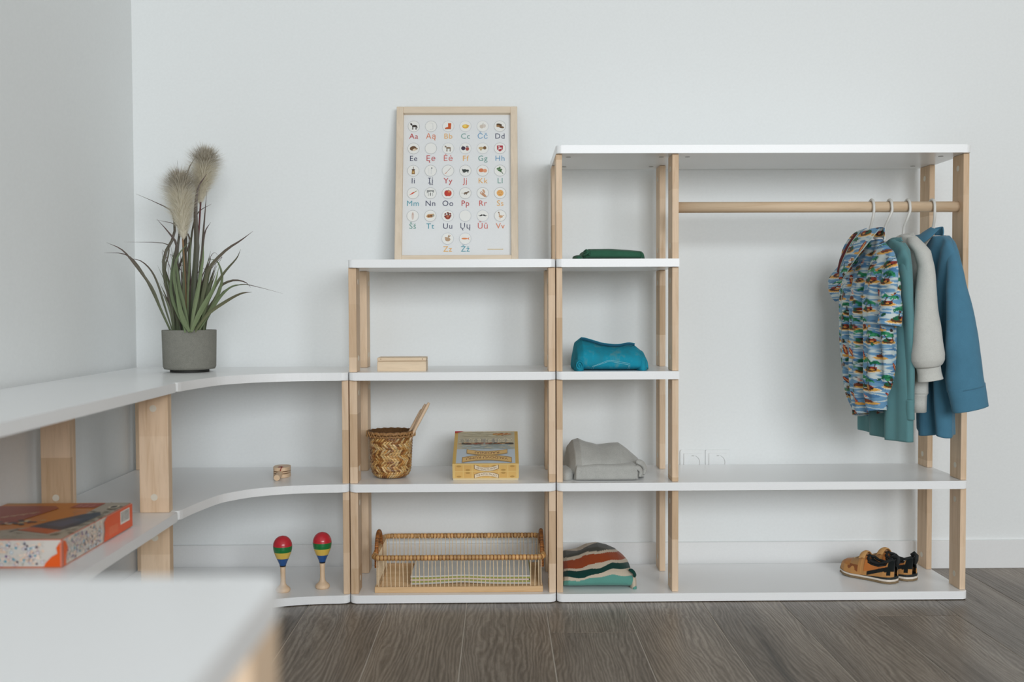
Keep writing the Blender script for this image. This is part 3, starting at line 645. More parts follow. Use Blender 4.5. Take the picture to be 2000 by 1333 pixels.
# ============================================================ yellow puzzle box (front edge down, back raised on a prop)
yb0 = .049; bxl, bxr = -.1190, .0452; bh = .047; tl = math.radians(20); bl = .175
A = Vector((bxl, yb0, T[1])); U_ = Vector((1, 0, 0)); V_ = Vector((0, math.cos(tl), math.sin(tl))); N_ = Vector((0, -math.sin(tl), math.cos(tl))); W_ = bxr - bxl
pb = root('puzzle_box', tuple(A + U_ * W_ / 2), 'yellow puzzle box tilted up at the back, with a river town picture', 'box')
Mb = Matrix(((U_.x, V_.x, N_.x, A.x), (U_.y, V_.y, N_.y, A.y), (U_.z, V_.z, N_.z, A.z), (0, 0, 0, 1)))
YC = (226, 188, 116)
b = box(.0012, W_ - .0012, .0012, bl - .0012, 0, bh - .004, 0); bmesh.ops.transform(b, matrix=Mb, verts=b.verts); bmk('tray', b, plain('cream_card', lin((232, 214, 176)), .6), pb)
b = box(0, W_, 0, bl, .006, bh, .0009); bmesh.ops.transform(b, matrix=Mb, verts=b.verts); lid = bmk('lid', b, plain('yellow_card', lin((224, 184, 108)), .4, .4), pb)
pz_ = A + V_ * (bl * .93)
bmk('prop', box(bxl + .03, bxr - .03, pz_.y - .02, pz_.y + .004, T[1], pz_.z - .012, .001), M_PINE, pb)
P = Print(A + N_ * (bh + .0), U_, V_, N_)   # top
P.rect(0, W_, 0, bl, (214, 176, 98)); mgn = .0085
P.rect(mgn, W_ - mgn, .002, bl - .002, (196, 206, 214))
P.rect(mgn, W_ - mgn, bl * .44, bl - .002, (196, 186, 160))
rs = np.random.RandomState(4)
for k in range(120):
    yy = rs.uniform(.44, .62) * bl; c = np.array((168, 176, 172)) + rs.randint(-22, 22); P.ell(rs.uniform(.02, W_ - .02), yy, rs.uniform(.006, .014), rs.uniform(.001, .003), tuple(c), 8)
for k in range(70): P.ell(rs.uniform(.015, W_ - .015), bl * rs.uniform(.585, .63), rs.uniform(.003, .009), .0022, tuple(np.array(((120, 84, 60), (88, 96, 70), (70, 66, 60), (186, 140, 90), (150, 80, 60))[rs.randint(5)])), 8)
for k in range(44):
    x = .013 + k * (W_ - .028) / 44; h = rs.uniform(.012, .026); c = np.array(((216, 206, 178), (190, 182, 160), (226, 214, 186), (176, 170, 158))[rs.randint(4)])
    P.rect(x, x + .0032, bl * .64, bl * .64 + h, tuple(c)); P.rect(x + .0008, x + .0018, bl * .66, bl * .64 + h * .75, (122, 112, 98))
for k in range(60): P.ell(rs.uniform(.02, W_ - .02), bl * rs.uniform(.83, .97), rs.uniform(.006, .013), .0025, tuple(np.array((200, 190, 162)) + rs.randint(-16, 14)), 8)
for k in range(16): P.ell(.10 + .045 * rs.rand(), bl * .89 + .008 * rs.randn() * .5, .004, .0026, ((176, 120, 60), (206, 170, 90), (150, 90, 50))[rs.randint(3)], 7)
P.line([(.103, bl * .9), (.146, bl * .9)], .004, (196, 120, 60))
P.poly([(0, bl), (.024, bl), (0, bl - .012)], (196, 36, 40))
def ribbon(P, cx, cy, hw, hh, arc, col, edge):
    n = 14; top = [(cx - hw + 2 * hw * k / n, cy + hh + arc * (2 * k / n - 1) ** 2) for k in range(n + 1)]; bot = [(x, y - 2 * hh) for x, y in top][::-1]
    P.poly([(x * 1 + (x - cx) * .03, y + (hh * .35 if i <= n else -hh * .35)) for i, (x, y) in enumerate(top + bot)], edge); P.poly(top + bot, col)
tcx = W_ / 2 + .003
ribbon(P, tcx, bl * .30, .050, .0085, .010, (226, 186, 120), (176, 140, 84)); ribbon(P, tcx, bl * .165, .060, .0105, -.012, (226, 186, 120), (176, 140, 84))
P.text('RADINIAI', tcx, bl * .30 + .0060, .0150, (120, 70, 50), rot=math.pi, bold=0, arc=-3.2)
P.text('VALDOVŲ RŪMŲ', tcx, bl * .165 + .0068, .0155, (120, 70, 50), rot=math.pi, bold=0, arc=3.0, sx=.86)
P.build('lid_picture', M_PRINTG, lid)
P = Print(A + N_ * .006 - V_ * .0, U_, N_, -V_)   # front side
P.rect(0, W_, 0, bh - .006, (232, 198, 128))
for k in range(7):
    for j in range(2):
        x = .006 + k * (W_ - .010) / 7; y = .002 + j * .0185; P.rect(x, x + .0195, y, y + .0165, (224, 180, 108) if (k + j) % 3 else (228, 186, 112))
        P.ell(x + .0098, y + (.0135 if (k + j) % 2 else .003), .006, .0028, (190, 150, 84), 12)
cxx = W_ / 2 + .002
for yy, arc, txt in ((.0255, 8.5, 'ARTEFACTS FROM'), (.0120, -7.5, 'THE ROYAL PALACE')):
    n = 14; hw = .029; hh = .0048
    top = [(cxx - hw + 2 * hw * k / n, yy + hh + arc * (hw * (2 * k / n - 1)) ** 2) for k in range(n + 1)]; bot = [(x, y - 2 * hh) for x, y in top][::-1]
    P.poly([(x + (x - cxx) * .06, y + (.001 if i <= n else -.001)) for i, (x, y) in enumerate(top + bot)], (150, 118, 80)); P.poly(top + bot, (238, 222, 196))
    P.text(txt, cxx, yy - .0022, .0066, (96, 60, 46), bold=0, arc=arc, sx=.92 if len(txt) < 15 else .86)
P.build('side_print', M_PRINTG, lid)

# ============================================================ orange puzzle box on the low shelf
ox0, ox1, oy0, oy1, oz, oh = -.968, -.7265, -.795, -.474, T[1], .0475
ob = root('jigsaw_box', ((ox0 + ox1) / 2, (oy0 + oy1) / 2, oz), 'large orange and white puzzle box lying flat on the low left shelf', 'box')
bmk('tray', box(ox0 + .0012, ox1 - .0012, oy0 + .0012, oy1 - .0012, oz, oz + .02), plain('grey_card', lin((196, 120, 80)), .6), ob)
olid = bmk('lid', box(ox0, ox1, oy0, oy1, oz + .0015, oz + oh, .0012), plain('orange_card', lin((228, 88, 22)), .38, .45), ob)
WX, WY = ox1 - ox0, oy1 - oy0
P = Print((ox0, oy0, oz + oh), (1, 0, 0), (0, 1, 0), (0, 0, 1))
P.rect(0, WX, 0, WY, (214, 126, 30)); 
P.poly([(0, WY), (.08, WY), (.045, WY - .012), (0, WY - .012)], (190, 140, 50))
rs = np.random.RandomState(9)
P.poly([(0, 0), (WX, 0), (WX, WY), (WX - .05, WY), (WX - .045, WY * .6), (WX * .60, WY * .30), (WX * .3, WY * .16), (0, WY * .10)], (186, 176, 158))
for k in range(110):
    x = rs.uniform(.0, WX); y = rs.uniform(0, WY * .25) if x < WX * .7 else rs.uniform(0, WY)
    P.line([(x, y), (x + rs.uniform(-.012, .012), y + rs.uniform(.0, .012))], .0012, tuple(np.array((150, 138, 118)) + rs.randint(-25, 30)))
for k in range(50): P.ell(rs.uniform(WX * .84, WX - .004), rs.uniform(.1, .9) * WY, .005, .008, tuple(np.array((130, 122, 104)) + rs.randint(-20, 30)), 7, rs.randint(90))
P.poly([(0, WY * .90), (.108, WY * .90), (.125, WY * .82), (.10, WY * .42), (.05, WY * .30), (0, WY * .26)], (160, 52, 28))
P.poly([(.145, WY - .010), (.195, WY - .010), (.190, WY * .84), (.142, WY * .84)], (176, 60, 36))
[P.line([(.150 + k * .013, WY * .865), (.156 + k * .013, WY * .925)], .002, (226, 170, 130)) for k in range(3)]
for k in range(6): P.line([(.03 + k * .012, WY * (.50 + .035 * k)), (.055 + k * .010, WY * (.50 + .035 * k) + .012)], .0036, (206, 170, 130)); P.line([(.038 + k * .012, WY * (.50 + .035 * k) - .006), (.038 + k * .012, WY * (.50 + .035 * k) + .012)], .0022, (206, 170, 130))
# truck on the lid: body, cab, wheels
P.poly([(WX * .60, WY * .30), (WX * .86, WY * .20), (WX * .93, WY * .34), (WX * .95, WY * .62), (WX * .90, WY * .70), (WX * .80, WY * .64), (WX * .66, WY * .44)], (44, 58, 78))
P.poly([(WX * .66, WY * .36), (WX * .84, WY * .30), (WX * .88, WY * .50), (WX * .80, WY * .52)], (58, 78, 108))
P.poly([(WX * .56, WY * .22), (WX * .84, WY * .12), (WX * .90, WY * .20), (WX * .62, WY * .30)], (206, 96, 44))
P.line([(WX * .54, WY * .20), (WX * .84, WY * .10), (WX * .95, WY * .30)], .004, (232, 226, 210)); P.line([(WX * .53, WY * .18), (WX * .56, WY * .24)], .004, (40, 34, 32))
for k in range(26): P.ell(WX * rs.uniform(.28, .6), WY * rs.uniform(.34, .50), .005, .006, ((60, 48, 40), (208, 176, 120), (150, 50, 40), (40, 66, 84), (226, 216, 190))[rs.randint(5)], 7, rs.randint(90))
P.ell(WX * .93, WY * .86, .010, .016, (226, 214, 190), 16); P.ell(WX * .93, WY * .86, .006, .011, (40, 36, 34), 14)
P.build('lid_picture', M_PRINTG, olid)
def speckle(P, x0, x1, y0, y1, n, rs):
    for k in range(n):
        x, y = rs.uniform(x0, x1), rs.uniform(y0, y1); t = rs.rand()
        if t < .5: P.ell(x, y, rs.uniform(.0015, .0042), rs.uniform(.0012, .0030), ((238, 208, 184), (226, 216, 206), (214, 206, 196), (240, 220, 204))[rs.randint(4)], 8)
        elif t < .68: P.ell(x, y, .0024, .0024, (232, 228, 226), 10); P.ring(x, y, .0028, .0007, ((178, 112, 104), (96, 170, 196), (150, 130, 160))[rs.randint(3)], 10)
        elif t < .80: P.ell(x, y, .0022, .0021, ((112, 80, 140), (70, 160, 186), (90, 82, 96))[rs.randint(3)], 7)
        else: P.line([(x, y), (x + rs.uniform(-.006, .006), y + rs.uniform(-.007, .007))], .0006, ((120, 140, 110), (170, 160, 150), (150, 110, 100))[rs.randint(3)])
P = Print((ox0, oy0, oz + .0015), (1, 0, 0), (0, 0, 1), (0, -1, 0)); hh = oh - .0015
P.rect(.001, WX - .001, .001, hh - .001, (218, 212, 204)); speckle(P, .003, WX - .03, .004, hh - .004, 420, rs)
P.poly([(WX - .001, .001), (WX - .001, hh * .93), (WX - .008, hh * .7), (WX - .006, hh * .5), (WX - .016, hh * .38), (WX - .026, hh * .15), (WX - .029, .001)], (234, 94, 22)); P.build('side_print', M_PRINTG, olid)
P = Print((ox1, oy0, oz + .0015), (0, 1, 0), (0, 0, 1), (1, 0, 0))
P.rect(.001, WY - .001, .001, hh - .001, (214, 208, 196)); speckle(P, .02, WY * .52, .004, hh - .004, 420, rs)
P.poly([(.001, .001), (.001, hh * .97), (.012, hh * .88), (.020, hh * .62), (.013, hh * .34), (.012, .001)], (234, 94, 22))
P.poly([(WY * .545, .001), (WY - .001, .001), (WY - .001, hh - .001), (WY * .60, hh - .001), (WY * .555, hh * .8), (WY * .565, hh * .45)], (232, 86, 20))
P.rect(WY * .80, WY * .95, hh * .34, hh * .88, (232, 228, 220))
x = WY * .815
while x < WY * .935: P.rect(x, x + .0011, hh * .42, hh * .84, (52, 60, 58)); x += rs.uniform(.0018, .0034)
for k in range(5): P.line([(WY * .62, hh * (.18 + .07 * k)), (WY * .76, hh * (.18 + .07 * k))], .0007, (240, 160, 110))
P.build('side_print', M_PRINTG, olid)

# ============================================================ maracas and castanets
def maraca(c, label, h=.142):
    r = root('maraca', c, label, 'maraca', 'striped wooden maracas')
    c = Vector(c)
    S = lambda a: [(q * 1.0, z * h) for q, z in a]
    bmk('handle', lathe(S([(0, 0), (.0155, 0), (.0178, .02), (.0182, .045), (.016, .075), (.0105, .105), (.0072, .14), (.0062, .2), (.0060, .3), (.0064, .40), (.0068, .455), (0, .455)]), c, 32), M_TOY, r, smooth=True)
    def head(z):  # radius along the egg
        t = (z - .45) / .55
        return np.interp(t, [0, .08, .2, .33, .45, .56, .66, .76, .85, .92, .97, 1.0], [.0072, .0085, .0125, .0172, .0208, .0228, .0235, .0226, .0196, .0152, .0098, 0])
    bands = (('blue_band', .475, .60, (28, 84, 150)), ('yellow_band', .60, .715, (232, 196, 88)), ('green_band', .715, .82, (26, 122, 62)), ('red_band', .82, 1.0, (204, 44, 56)), ('black_band', .45, .475, (18, 20, 26)))
    for nm, a, b_, col in bands:
        key = 'paint_' + nm; m = bpy.data.materials.get(key) or plain(key, lin(col), .28, .5, 0, 200, .02, coat=.4)
        bmk(nm, lathe([(float(head(a + (b_ - a) * k / 12)) + .0001, (a + (b_ - a) * k / 12) * h) for k in range(13)], c, 36), m, r, smooth=True)
maraca((-.5405, .040, T[0]), 'left striped maraca, half hidden at its foot by the blurred shelf', .140)
maraca((-.4480, .070, T[0]), 'right striped maraca, standing clear beside the wooden post', .142)
ca = root('castanet', (-.558, .10, T[1]), 'small wooden clapper toy with a red mark and round handle', 'toy')
P3 = [onZ(x, y, T[1]) for x, y in ((549, 929), (549, 917))]
cxm, cym = -.5585, .128
def lens(z0, z1, nm, m):
    poly = []
    for k in range(24):
        a = 2 * math.pi * k / 24; e = 2.8
        poly.append((cxm + .0205 * math.copysign(abs(math.cos(a)) ** (2 / e), math.cos(a)), cym + .030 * math.copysign(abs(math.sin(a)) ** (2 / e), math.sin(a))))
    return bmk(nm, slab(poly, z0, z1, .0022), m, ca)
lens(T[1] + .0002, T[1] + .0100, 'lower_shell', M_TOY); lens(T[1] + .0116, T[1] + .0152, 'handle_plate', M_TOY); top_ = lens(T[1] + .0168, T[1] + .0268, 'upper_shell', M_TOY)
bmk('handle', cyl((cxm, cym - .022, T[1] + .0130), (cxm + .002, cym - .072, T[1] + .0080), .0075, 20), M_TOY, ca)
bmk('cord', tube([(cxm - .006, cym - .031, T[1] + .004), (cxm, cym - .034, T[1] + .012), (cxm + .004, cym - .030, T[1] + .026), (cxm + .004, cym - .02, T[1] + .0280)], .0012, 6), plain('red_cord', lin((150, 24, 22)), .7), ca)
P = Print((cxm, cym, T[1] + .0268), (1, 0, 0), (0, 1, 0), (0, 0, 1)); P.poly([(-.006, -.024), (.008, -.026), (.006, -.012), (-.002, -.006), (-.007, -.012)], (170, 30, 30)); P.build('red_mark', M_PRINT, ca)
# two pale toys whose tops just show over the blurred shelf
for (x, y, rr, hh_, nm, lab) in ((357, 1132, .012, .030, 'white_peg', 'small pale rounded peg barely showing above the blurred shelf, nearer the thick post'), (437, 1130, .020, .031, 'white_cap', 'small pale cone-topped toy barely showing above the blurred shelf')):
    p = onZ(x, y, T[0] + hh_)
    if nm == 'white_peg': prf = [(0, 0), (rr, 0), (rr, hh_ * .7), (rr * .8, hh_ * .92), (rr * .4, hh_), (0, hh_)]
    else: prf = [(0, 0), (rr, 0), (rr * 1.2, hh_ * .3), (rr * .8, hh_ * .7), (rr * .25, hh_ * .97), (0, hh_)]
    o = bmk('toy_' + ('peg' if nm == 'white_peg' else 'cone'), lathe(prf, (p.x, p.y, T[0]), 24), M_BOARD, None, True, origin=(p.x, p.y, T[0])); tag(o, lab, 'toy')

# ============================================================ rattan tray with magazines
tx0, tx1, ty0, ty1, tz = -.3115, .1035, .020, .262, T[0]; th = .094
tr = root('rattan_tray', ((tx0 + tx1) / 2, (ty0 + ty1) / 2, tz), 'long shallow rattan basket with looped end handles, holding magazines', 'basket')
M_RAT = wood('rattan_pale', 0, (.72, .48, .26), (.60, .37, .18)); M_ROD = plain('rattan_rod', (.84, .66, .44), .5, .4, 0, 300, .1)
M_WRAP = attr_mat('rattan_wrap', .42, .45, .15, 0, 900, .2)
fr_ = .0065
for (x0, x1, y0, y1) in ((tx0, tx1, ty0, ty0 + .010), (tx0, tx1, ty1 - .010, ty1), (tx0, tx0 + .010, ty0 + .010, ty1 - .010), (tx1 - .010, tx1, ty0 + .010, ty1 - .010)):
    bmk('base_bar', box(x0, x1, y0, y1, tz, tz + .0145, .002, seg=2), M_RAT, tr)
mat_b = bmesh.new(); n = 26
for k in range(n):
    y = ty0 + .012 + (ty1 - ty0 - .024) * k / (n - 1); tube([(tx0 + .008, y, tz + .006 + .0012 * (k % 2)), (tx1 - .008, y, tz + .006 + .0012 * (k % 2))], .0042, 6, mat_b)
o = bmk('woven_floor', mat_b, M_RAT, tr); o['kind'] = 'stuff'
def wrapped(name, pts, r, closed, pitch, parent, dark=(146, 88, 42), light=(224, 174, 112), band=.22, n=12, flat=1.0, seed=0):
    """cane-wrapped bar: dense tube whose rings swell and change colour with the winding"""
    P = [Vector(p) for p in pts]; out = []; rs = np.random.RandomState(seed)
    if closed: P = P + [P[0]]
    L = [0]; 
    for a, b_ in zip(P, P[1:]): L.append(L[-1] + (b_ - a).length)
    tot = L[-1]; step = pitch / 8; N = int(tot / step); q = []; radi = []; K = []
    nb = max(1, round(tot / pitch)); tone = rs.uniform(.82, 1.1, nb + 2)
    for i in range(N + (0 if closed else 1)):
        s = tot * i / N; j = min(np.searchsorted(L, s, 'right') - 1, len(P) - 2); t = (s - L[j]) / max(1e-9, L[j + 1] - L[j]); q.append(P[j].lerp(P[j + 1], t))
        ph = (s / tot * nb) % 1; kk = int(s / tot * nb) % nb; gap = ph < band
        radi.append(r * (.90 if gap else 1.0 + .05 * math.sin(math.pi * (ph - band) / (1 - band))))
        c = np.array(dark if gap else light) * (tone[kk]); K += [lin(np.clip(c, 0, 255))] * n
    bm = tube(q, r, n, closed=closed, rad=radi, flat=flat)
    bm.verts.index_update(); v = [tuple(a.co) for a in bm.verts]; bmesh.ops.recalc_face_normals(bm, faces=bm.faces); f = [[a.index for a in p.verts] for p in bm.faces]; bm.free()
    return mk(name, v, f, M_WRAP, parent, True, cols=K)
rim = []
rx0, rx1, ry0, ry1 = tx0 - .002, tx1 + .002, ty0 - .002, ty1 + .002
for cxr, cyr, a0 in ((rx0 + .02, ry0 + .02, 180), (rx1 - .02, ry0 + .02, 270), (rx1 - .02, ry1 - .02, 0), (rx0 + .02, ry1 - .02, 90)):
    for k in range(6): a = math.radians(a0 + 18 * k); rim.append((cxr + .02 * math.cos(a), cyr + .02 * math.sin(a), tz + th - .0065))
wrapped('rim', rim, .0068, True, .0090, tr, seed=2)
nx = 40
rods = []
for k in range(nx):
    x = tx0 + .010 + (tx1 - tx0 - .02) * k / (nx - 1)
    for y, yt_ in ((ty0 + .004, ty0 + .004), (ty1 - .004, ty1 - .004)): rods.append(((x, y, tz + .012), (x + .002 * math.sin(k * 1.7), yt_, tz + th - .008)))
for k in range(1, 24):
    y = ty0 + .006 + (ty1 - ty0 - .012) * k / 24
    for x in (tx0 + .004, tx1 - .004): rods.append(((x, y, tz + .012), (x, y, tz + th - .008)))
for a, b_ in rods: bmk('rod', cyl(a, b_, .0011, 6, cap=False), M_ROD, tr)
for sx, xx in ((-1, tx0 - .001), (1, tx1 + .001)):
    cy = (ty0 + ty1) / 2 - .035
    pts = [(xx - sx * .002, cy + .052 * math.cos(a) * (1 if math.sin(a) > 0 else 1), tz + th - .012 + max(0, math.sin(a)) * .052) for a in [math.pi * k / 20 for k in range(21)]]
    pts = [(pts[0][0], pts[0][1], tz + .055)] + pts + [(pts[-1][0], pts[-1][1], tz + .055)]
    wrapped('handle', pts, .0050, False, .0042, tr, (110, 60, 26), (176, 112, 54), .25, 10, seed=5)
M_COV = plain('magazine_cover', (.74, .75, .73), .45, .4)
mags = [(.0, (214, 214, 208)), (.006, (170, 172, 92)), (.0115, (232, 214, 208)), (.017, (168, 170, 84)), (.0225, (214, 216, 208))]
z = tz + .0145
for k, (o_, colr) in enumerate(mags):
    mx0, mx1, my0, my1 = -.2245 + .002 * (k % 2), .0745 - .0025 * (k % 3), ty0 + .022, ty1 - .030 + .002 * (k % 2)
    V = []; F = []; n = 24; t_ = .0042 if k < 4 else .0036
    for i in range(n + 1):
        u = i / n; x = mx0 + (mx1 - mx0) * u; wv = .0048 * math.exp(-((u - .42) / .2) ** 2) * (1 - .12 * k) + .0002
        for y, zz_ in ((my0, 0), (my1, 0), (my1, t_), (my0, t_)): V.append((x, y, z + wv + zz_))
    for i in range(n):
        a = 4 * i
        for p in range(4): F.append([a + p, a + (p + 1) % 4, a + 4 + (p + 1) % 4, a + 4 + p])
    F.append([3, 2, 1, 0]); F.append([4 * n, 4 * n + 1, 4 * n + 2, 4 * n + 3])
    m = plain('magazine_edge', lin(colr), .5) if k < 4 else M_COV
    o = mk('magazine', V, F, m, None, False, origin=((mx0 + mx1) / 2, (my0 + my1) / 2, z))
    tag(o, ['lowest magazine in the rattan basket, pale spine', 'olive-edged magazine second from the bottom of the basket stack', 'pink-white magazine in the middle of the basket stack', 'olive-edged magazine just under the top one in the basket', 'grey-white top magazine of the stack in the rattan basket'][k], 'magazine', 'magazines in the rattan basket')
    z += t_ + .0003

# ============================================================ cloth helpers
def fabric(name, col, rough=.85, weave=.25, scale=1100, var=.10, sheen=.15, mel=0, melc=None):
    t = NT(name); v = t.coords(); n = t.noise(v, scale, 2, .6); n2 = t.noise(v, 60, 3)
    c = t.ramp(n, [(.3, tuple(q * (1 - var) for q in col)), (.7, tuple(min(1, q * (1 + var)) for q in col))])
    c = t.mix(c, t.ramp(n2, [(.3, (1 - var * .8,) * 3), (.7, (1, 1, 1))]), 1.0, 'MULTIPLY')
    if mel:
        vs_ = t.coords((60, 60, 260)); m = t.noise(vs_, 6, 3, .7); c = t.mix(c, melc or tuple(q * .55 for q in col), t.ramp(m, [(.5, (0, 0, 0)), (.75, (mel,) * 3)]))
    t.link(c, t.b.inputs['Base Color']); t.b.inputs['Roughness'].default_value = rough; t.b.inputs['Specular IOR Level'].default_value = .15
    t.b.inputs['Sheen Weight'].default_value = sheen; t.b.inputs['Sheen Roughness'].default_value = .5; t.bump(n, weave, .0005)
    return t.m
def vnoise(seed, n=7):   # smooth random field of (a, b)
    rs = np.random.RandomState(seed); W = [(rs.uniform(-1, 1, 2), rs.uniform(0, 6.28), rs.uniform(.4, 1)) for _ in range(n)]
    return lambda a, b, f=1: sum(k[2] * math.sin((k[0][0] * a + k[0][1] * b) * f + k[1]) for k in W) / n
def loft(rings, cap=(True, True)):
    V = []; F = []; n = len(rings[0])
    for r in rings: V += [tuple(p) for p in r]
    for i in range(len(rings) - 1):
        a, b_ = i * n, (i + 1) * n
        for k in range(n): F.append([a + k, a + (k + 1) % n, b_ + (k + 1) % n, b_ + k])
    if cap[0]: F.append(list(range(n))[::-1])
    if cap[1]: F.append([(len(rings) - 1) * n + k for k in range(n)])
    return V, F
def sell(c, U, V_, a, b, n, e=2.0, wob=None):   # superellipse ring
    out = []
    for k in range(n):
        t = 2 * math.pi * k / n; ct, st = math.cos(t), math.sin(t)
        w_ = wob(t) if wob else 0
        out.append(Vector(c) + Vector(U) * ((a + w_) * math.copysign(abs(ct) ** (2 / e), ct)) + Vector(V_) * ((b + w_) * math.copysign(abs(st) ** (2 / e), st)))
    return out

class Garm:
    """garment hanging in the vertical plane through near point and far point"""
    def __init__(s, near, far):
        s.A = Vector((*near, 0)); s.B = Vector((*far, 0)); s.U = (s.B - s.A).normalized(); s.L = (s.B - s.A).length
        s.N = Vector((-s.U.y, s.U.x, 0))   # faces -X, the visible front
        if s.N.x > 0: s.N = -s.N
    def at(s, x, y): return onP(x, y, s.A, s.N)
    def sz(s, x, y): p = s.at(x, y); return (p - s.A).dot(s.U), p.z
    def body(s, table, thick, n=96, rows=90, folds=((9, .004, 1.0), (15, .002, 2.3)), seed=1, flat_top=True):
        """table: (y px, x left px, x right px); thick: function of t 0..1 -> half depth"""
        nf = vnoise(seed, 9); nf2 = vnoise(seed + 50, 9); rings = []
        y0, y1 = table[0][0], table[-1][0]
        for i in range(rows + 1):
            t = i / rows; y = y0 + (y1 - y0) * t; xl, xr = interp(y, table)
            sl, z = s.sz(xl, y); sr, z2 = s.sz(xr, y); z = (z + z2) / 2
            c = s.A + s.U * ((sl + sr) / 2); c.z = z; a = max(.002, abs(sl - sr) / 2); d = thick(t)
            vd = Vector((c.x - CP.x, c.y - CP.y, 0)).normalized(); sn, cs = abs(vd.dot(s.N)), abs(vd.dot(s.U)); a = math.sqrt(max((.45 * a) ** 2, a * a - (d * 1.15 * cs / sn) ** 2))
            r = []
            for k in range(n):
                th = 2 * math.pi * k / n; ct, st = math.cos(th), math.sin(th)
                u = a * math.copysign(abs(ct) ** .8, ct); v = d * math.copysign(abs(st) ** .75, st)
                f = 0
                for fr_, am, ph in folds: f += am * math.sin(u * fr_ * 40 + ph + 2.0 * nf(u * 20, z * 14)) * (.25 + .75 * min(1, t * 1.6))
                f += .006 * nf2(u * 28, z * 22) + .003 * nf(u * 80, z * 50)
                r.append(c + s.U * u + s.N * (v + f * (abs(st) ** .5) * (1 if st > 0 else .8)))
            rings.append(r)
        return rings
def sleeve_rings(pts, n=40, rows=60, depth=.75, seed=3, y_near=-.10, wr=.0025, closed_end=True, tilt=None):
    """pts: (y px, x left, x right, depth Y) outline of a hanging sleeve; elliptical, creased"""
    nf = vnoise(seed, 9); rings = []; y0, y1 = pts[0][0], pts[-1][0]
    for i in range(rows + 1):
        t = i / rows; y = y0 + (y1 - y0) * t; xl, xr, yy = interp(y, pts)
        sh = (tilt[0] if isinstance(tilt, tuple) else tilt * t ** 6) if tilt else 0     # hem slopes by this many px
        pl = onY(xl, y, yy); pr_ = onY(xr, y, yy); c = (pl + pr_) / 2; a = (pr_ - pl).length / 2
        r = []
        for k in range(n):
            th = 2 * math.pi * k / n; ct, st = math.cos(th), math.sin(th)
            f = wr * (nf(ct * 2 + i * .05, st * 2 + i * .12) * 1.6 + .5 * nf(ct * 5, i * .3))
            p = c + Vector((1, 0, 0)) * ((a + f) * ct) + Vector((0, 1, 0)) * ((a * depth + .008 + f) * st)
            if sh: p.z -= ct * sh
            r.append(p)
        rings.append(r)
    return rings
def cloth_part(name, rings, mat, parent, cap=(True, False), cols=None, solid=0):
    V, F = loft(rings, cap); o = mk(name, V, F, mat, parent, True, cols=cols)
    if solid:
        m = o.modifiers.new('Solidify', 'SOLIDIFY'); m.thickness = solid; m.offset = -1
    return o
def band(name, ring_a, ring_b, mat, parent, lift=.0015, n=3):   # closed strip following two rings
    rr = []
    ca = sum(ring_a, Vector()) / len(ring_a); cb = sum(ring_b, Vector()) / len(ring_b)
    for i in range(n + 1):
        t = i / n; c = ca.lerp(cb, t); rr.append([(p.lerp(q, t) - c) * 1.0 + c + ((p.lerp(q, t) - c).normalized() * lift) for p, q in zip(ring_a, ring_b)])
    V, F = loft(rr, (False, False)); return mk(name, V, F, mat, parent, True)

RAILY = SB + PW / 2
def hanger(x, ny, fy, neck_z, label, bend=0.0, nx_=None, fx_=None):
    """white tubular hanger: hook over the rail, neck, two sloping arms inside the garment"""
    r = root('clothes_hanger', (x, RAILY, rail_z), label, 'hanger', 'white clothes hangers on the rail')
    R = .0133 + .0042; pts = []
    for k in range(0, 11):
        a = math.radians(-25 + 205 * k / 10); pts.append((x, RAILY + R * math.cos(a), rail_z + R * math.sin(a)))
    # comes down in front of the rail towards the neck
    pts += [(x, RAILY - R, rail_z - .012), (x + bend * .6, RAILY - R * .85, rail_z - .032), (x + bend, RAILY - R * .3, rail_z - .052), (x + bend, RAILY, neck_z)]
    bmk('hook', tube(catmull(pts, 60), .0034, 12), M_HANGER, r, True)
    nx_ = x if nx_ is None else nx_; fx_ = x if fx_ is None else fx_
    arm = catmull([(nx_, ny, neck_z - .052), (x * .35 + nx_ * .65, ny * .65 + RAILY * .35, neck_z - .030), (x + bend, RAILY, neck_z), (x * .35 + fx_ * .65, fy * .65 + RAILY * .35, neck_z - .030), (fx_, fy, neck_z - .052)], 30)
    bmk('arms', tube(arm, .0040, 10), M_HANGER, r, True)
    return r

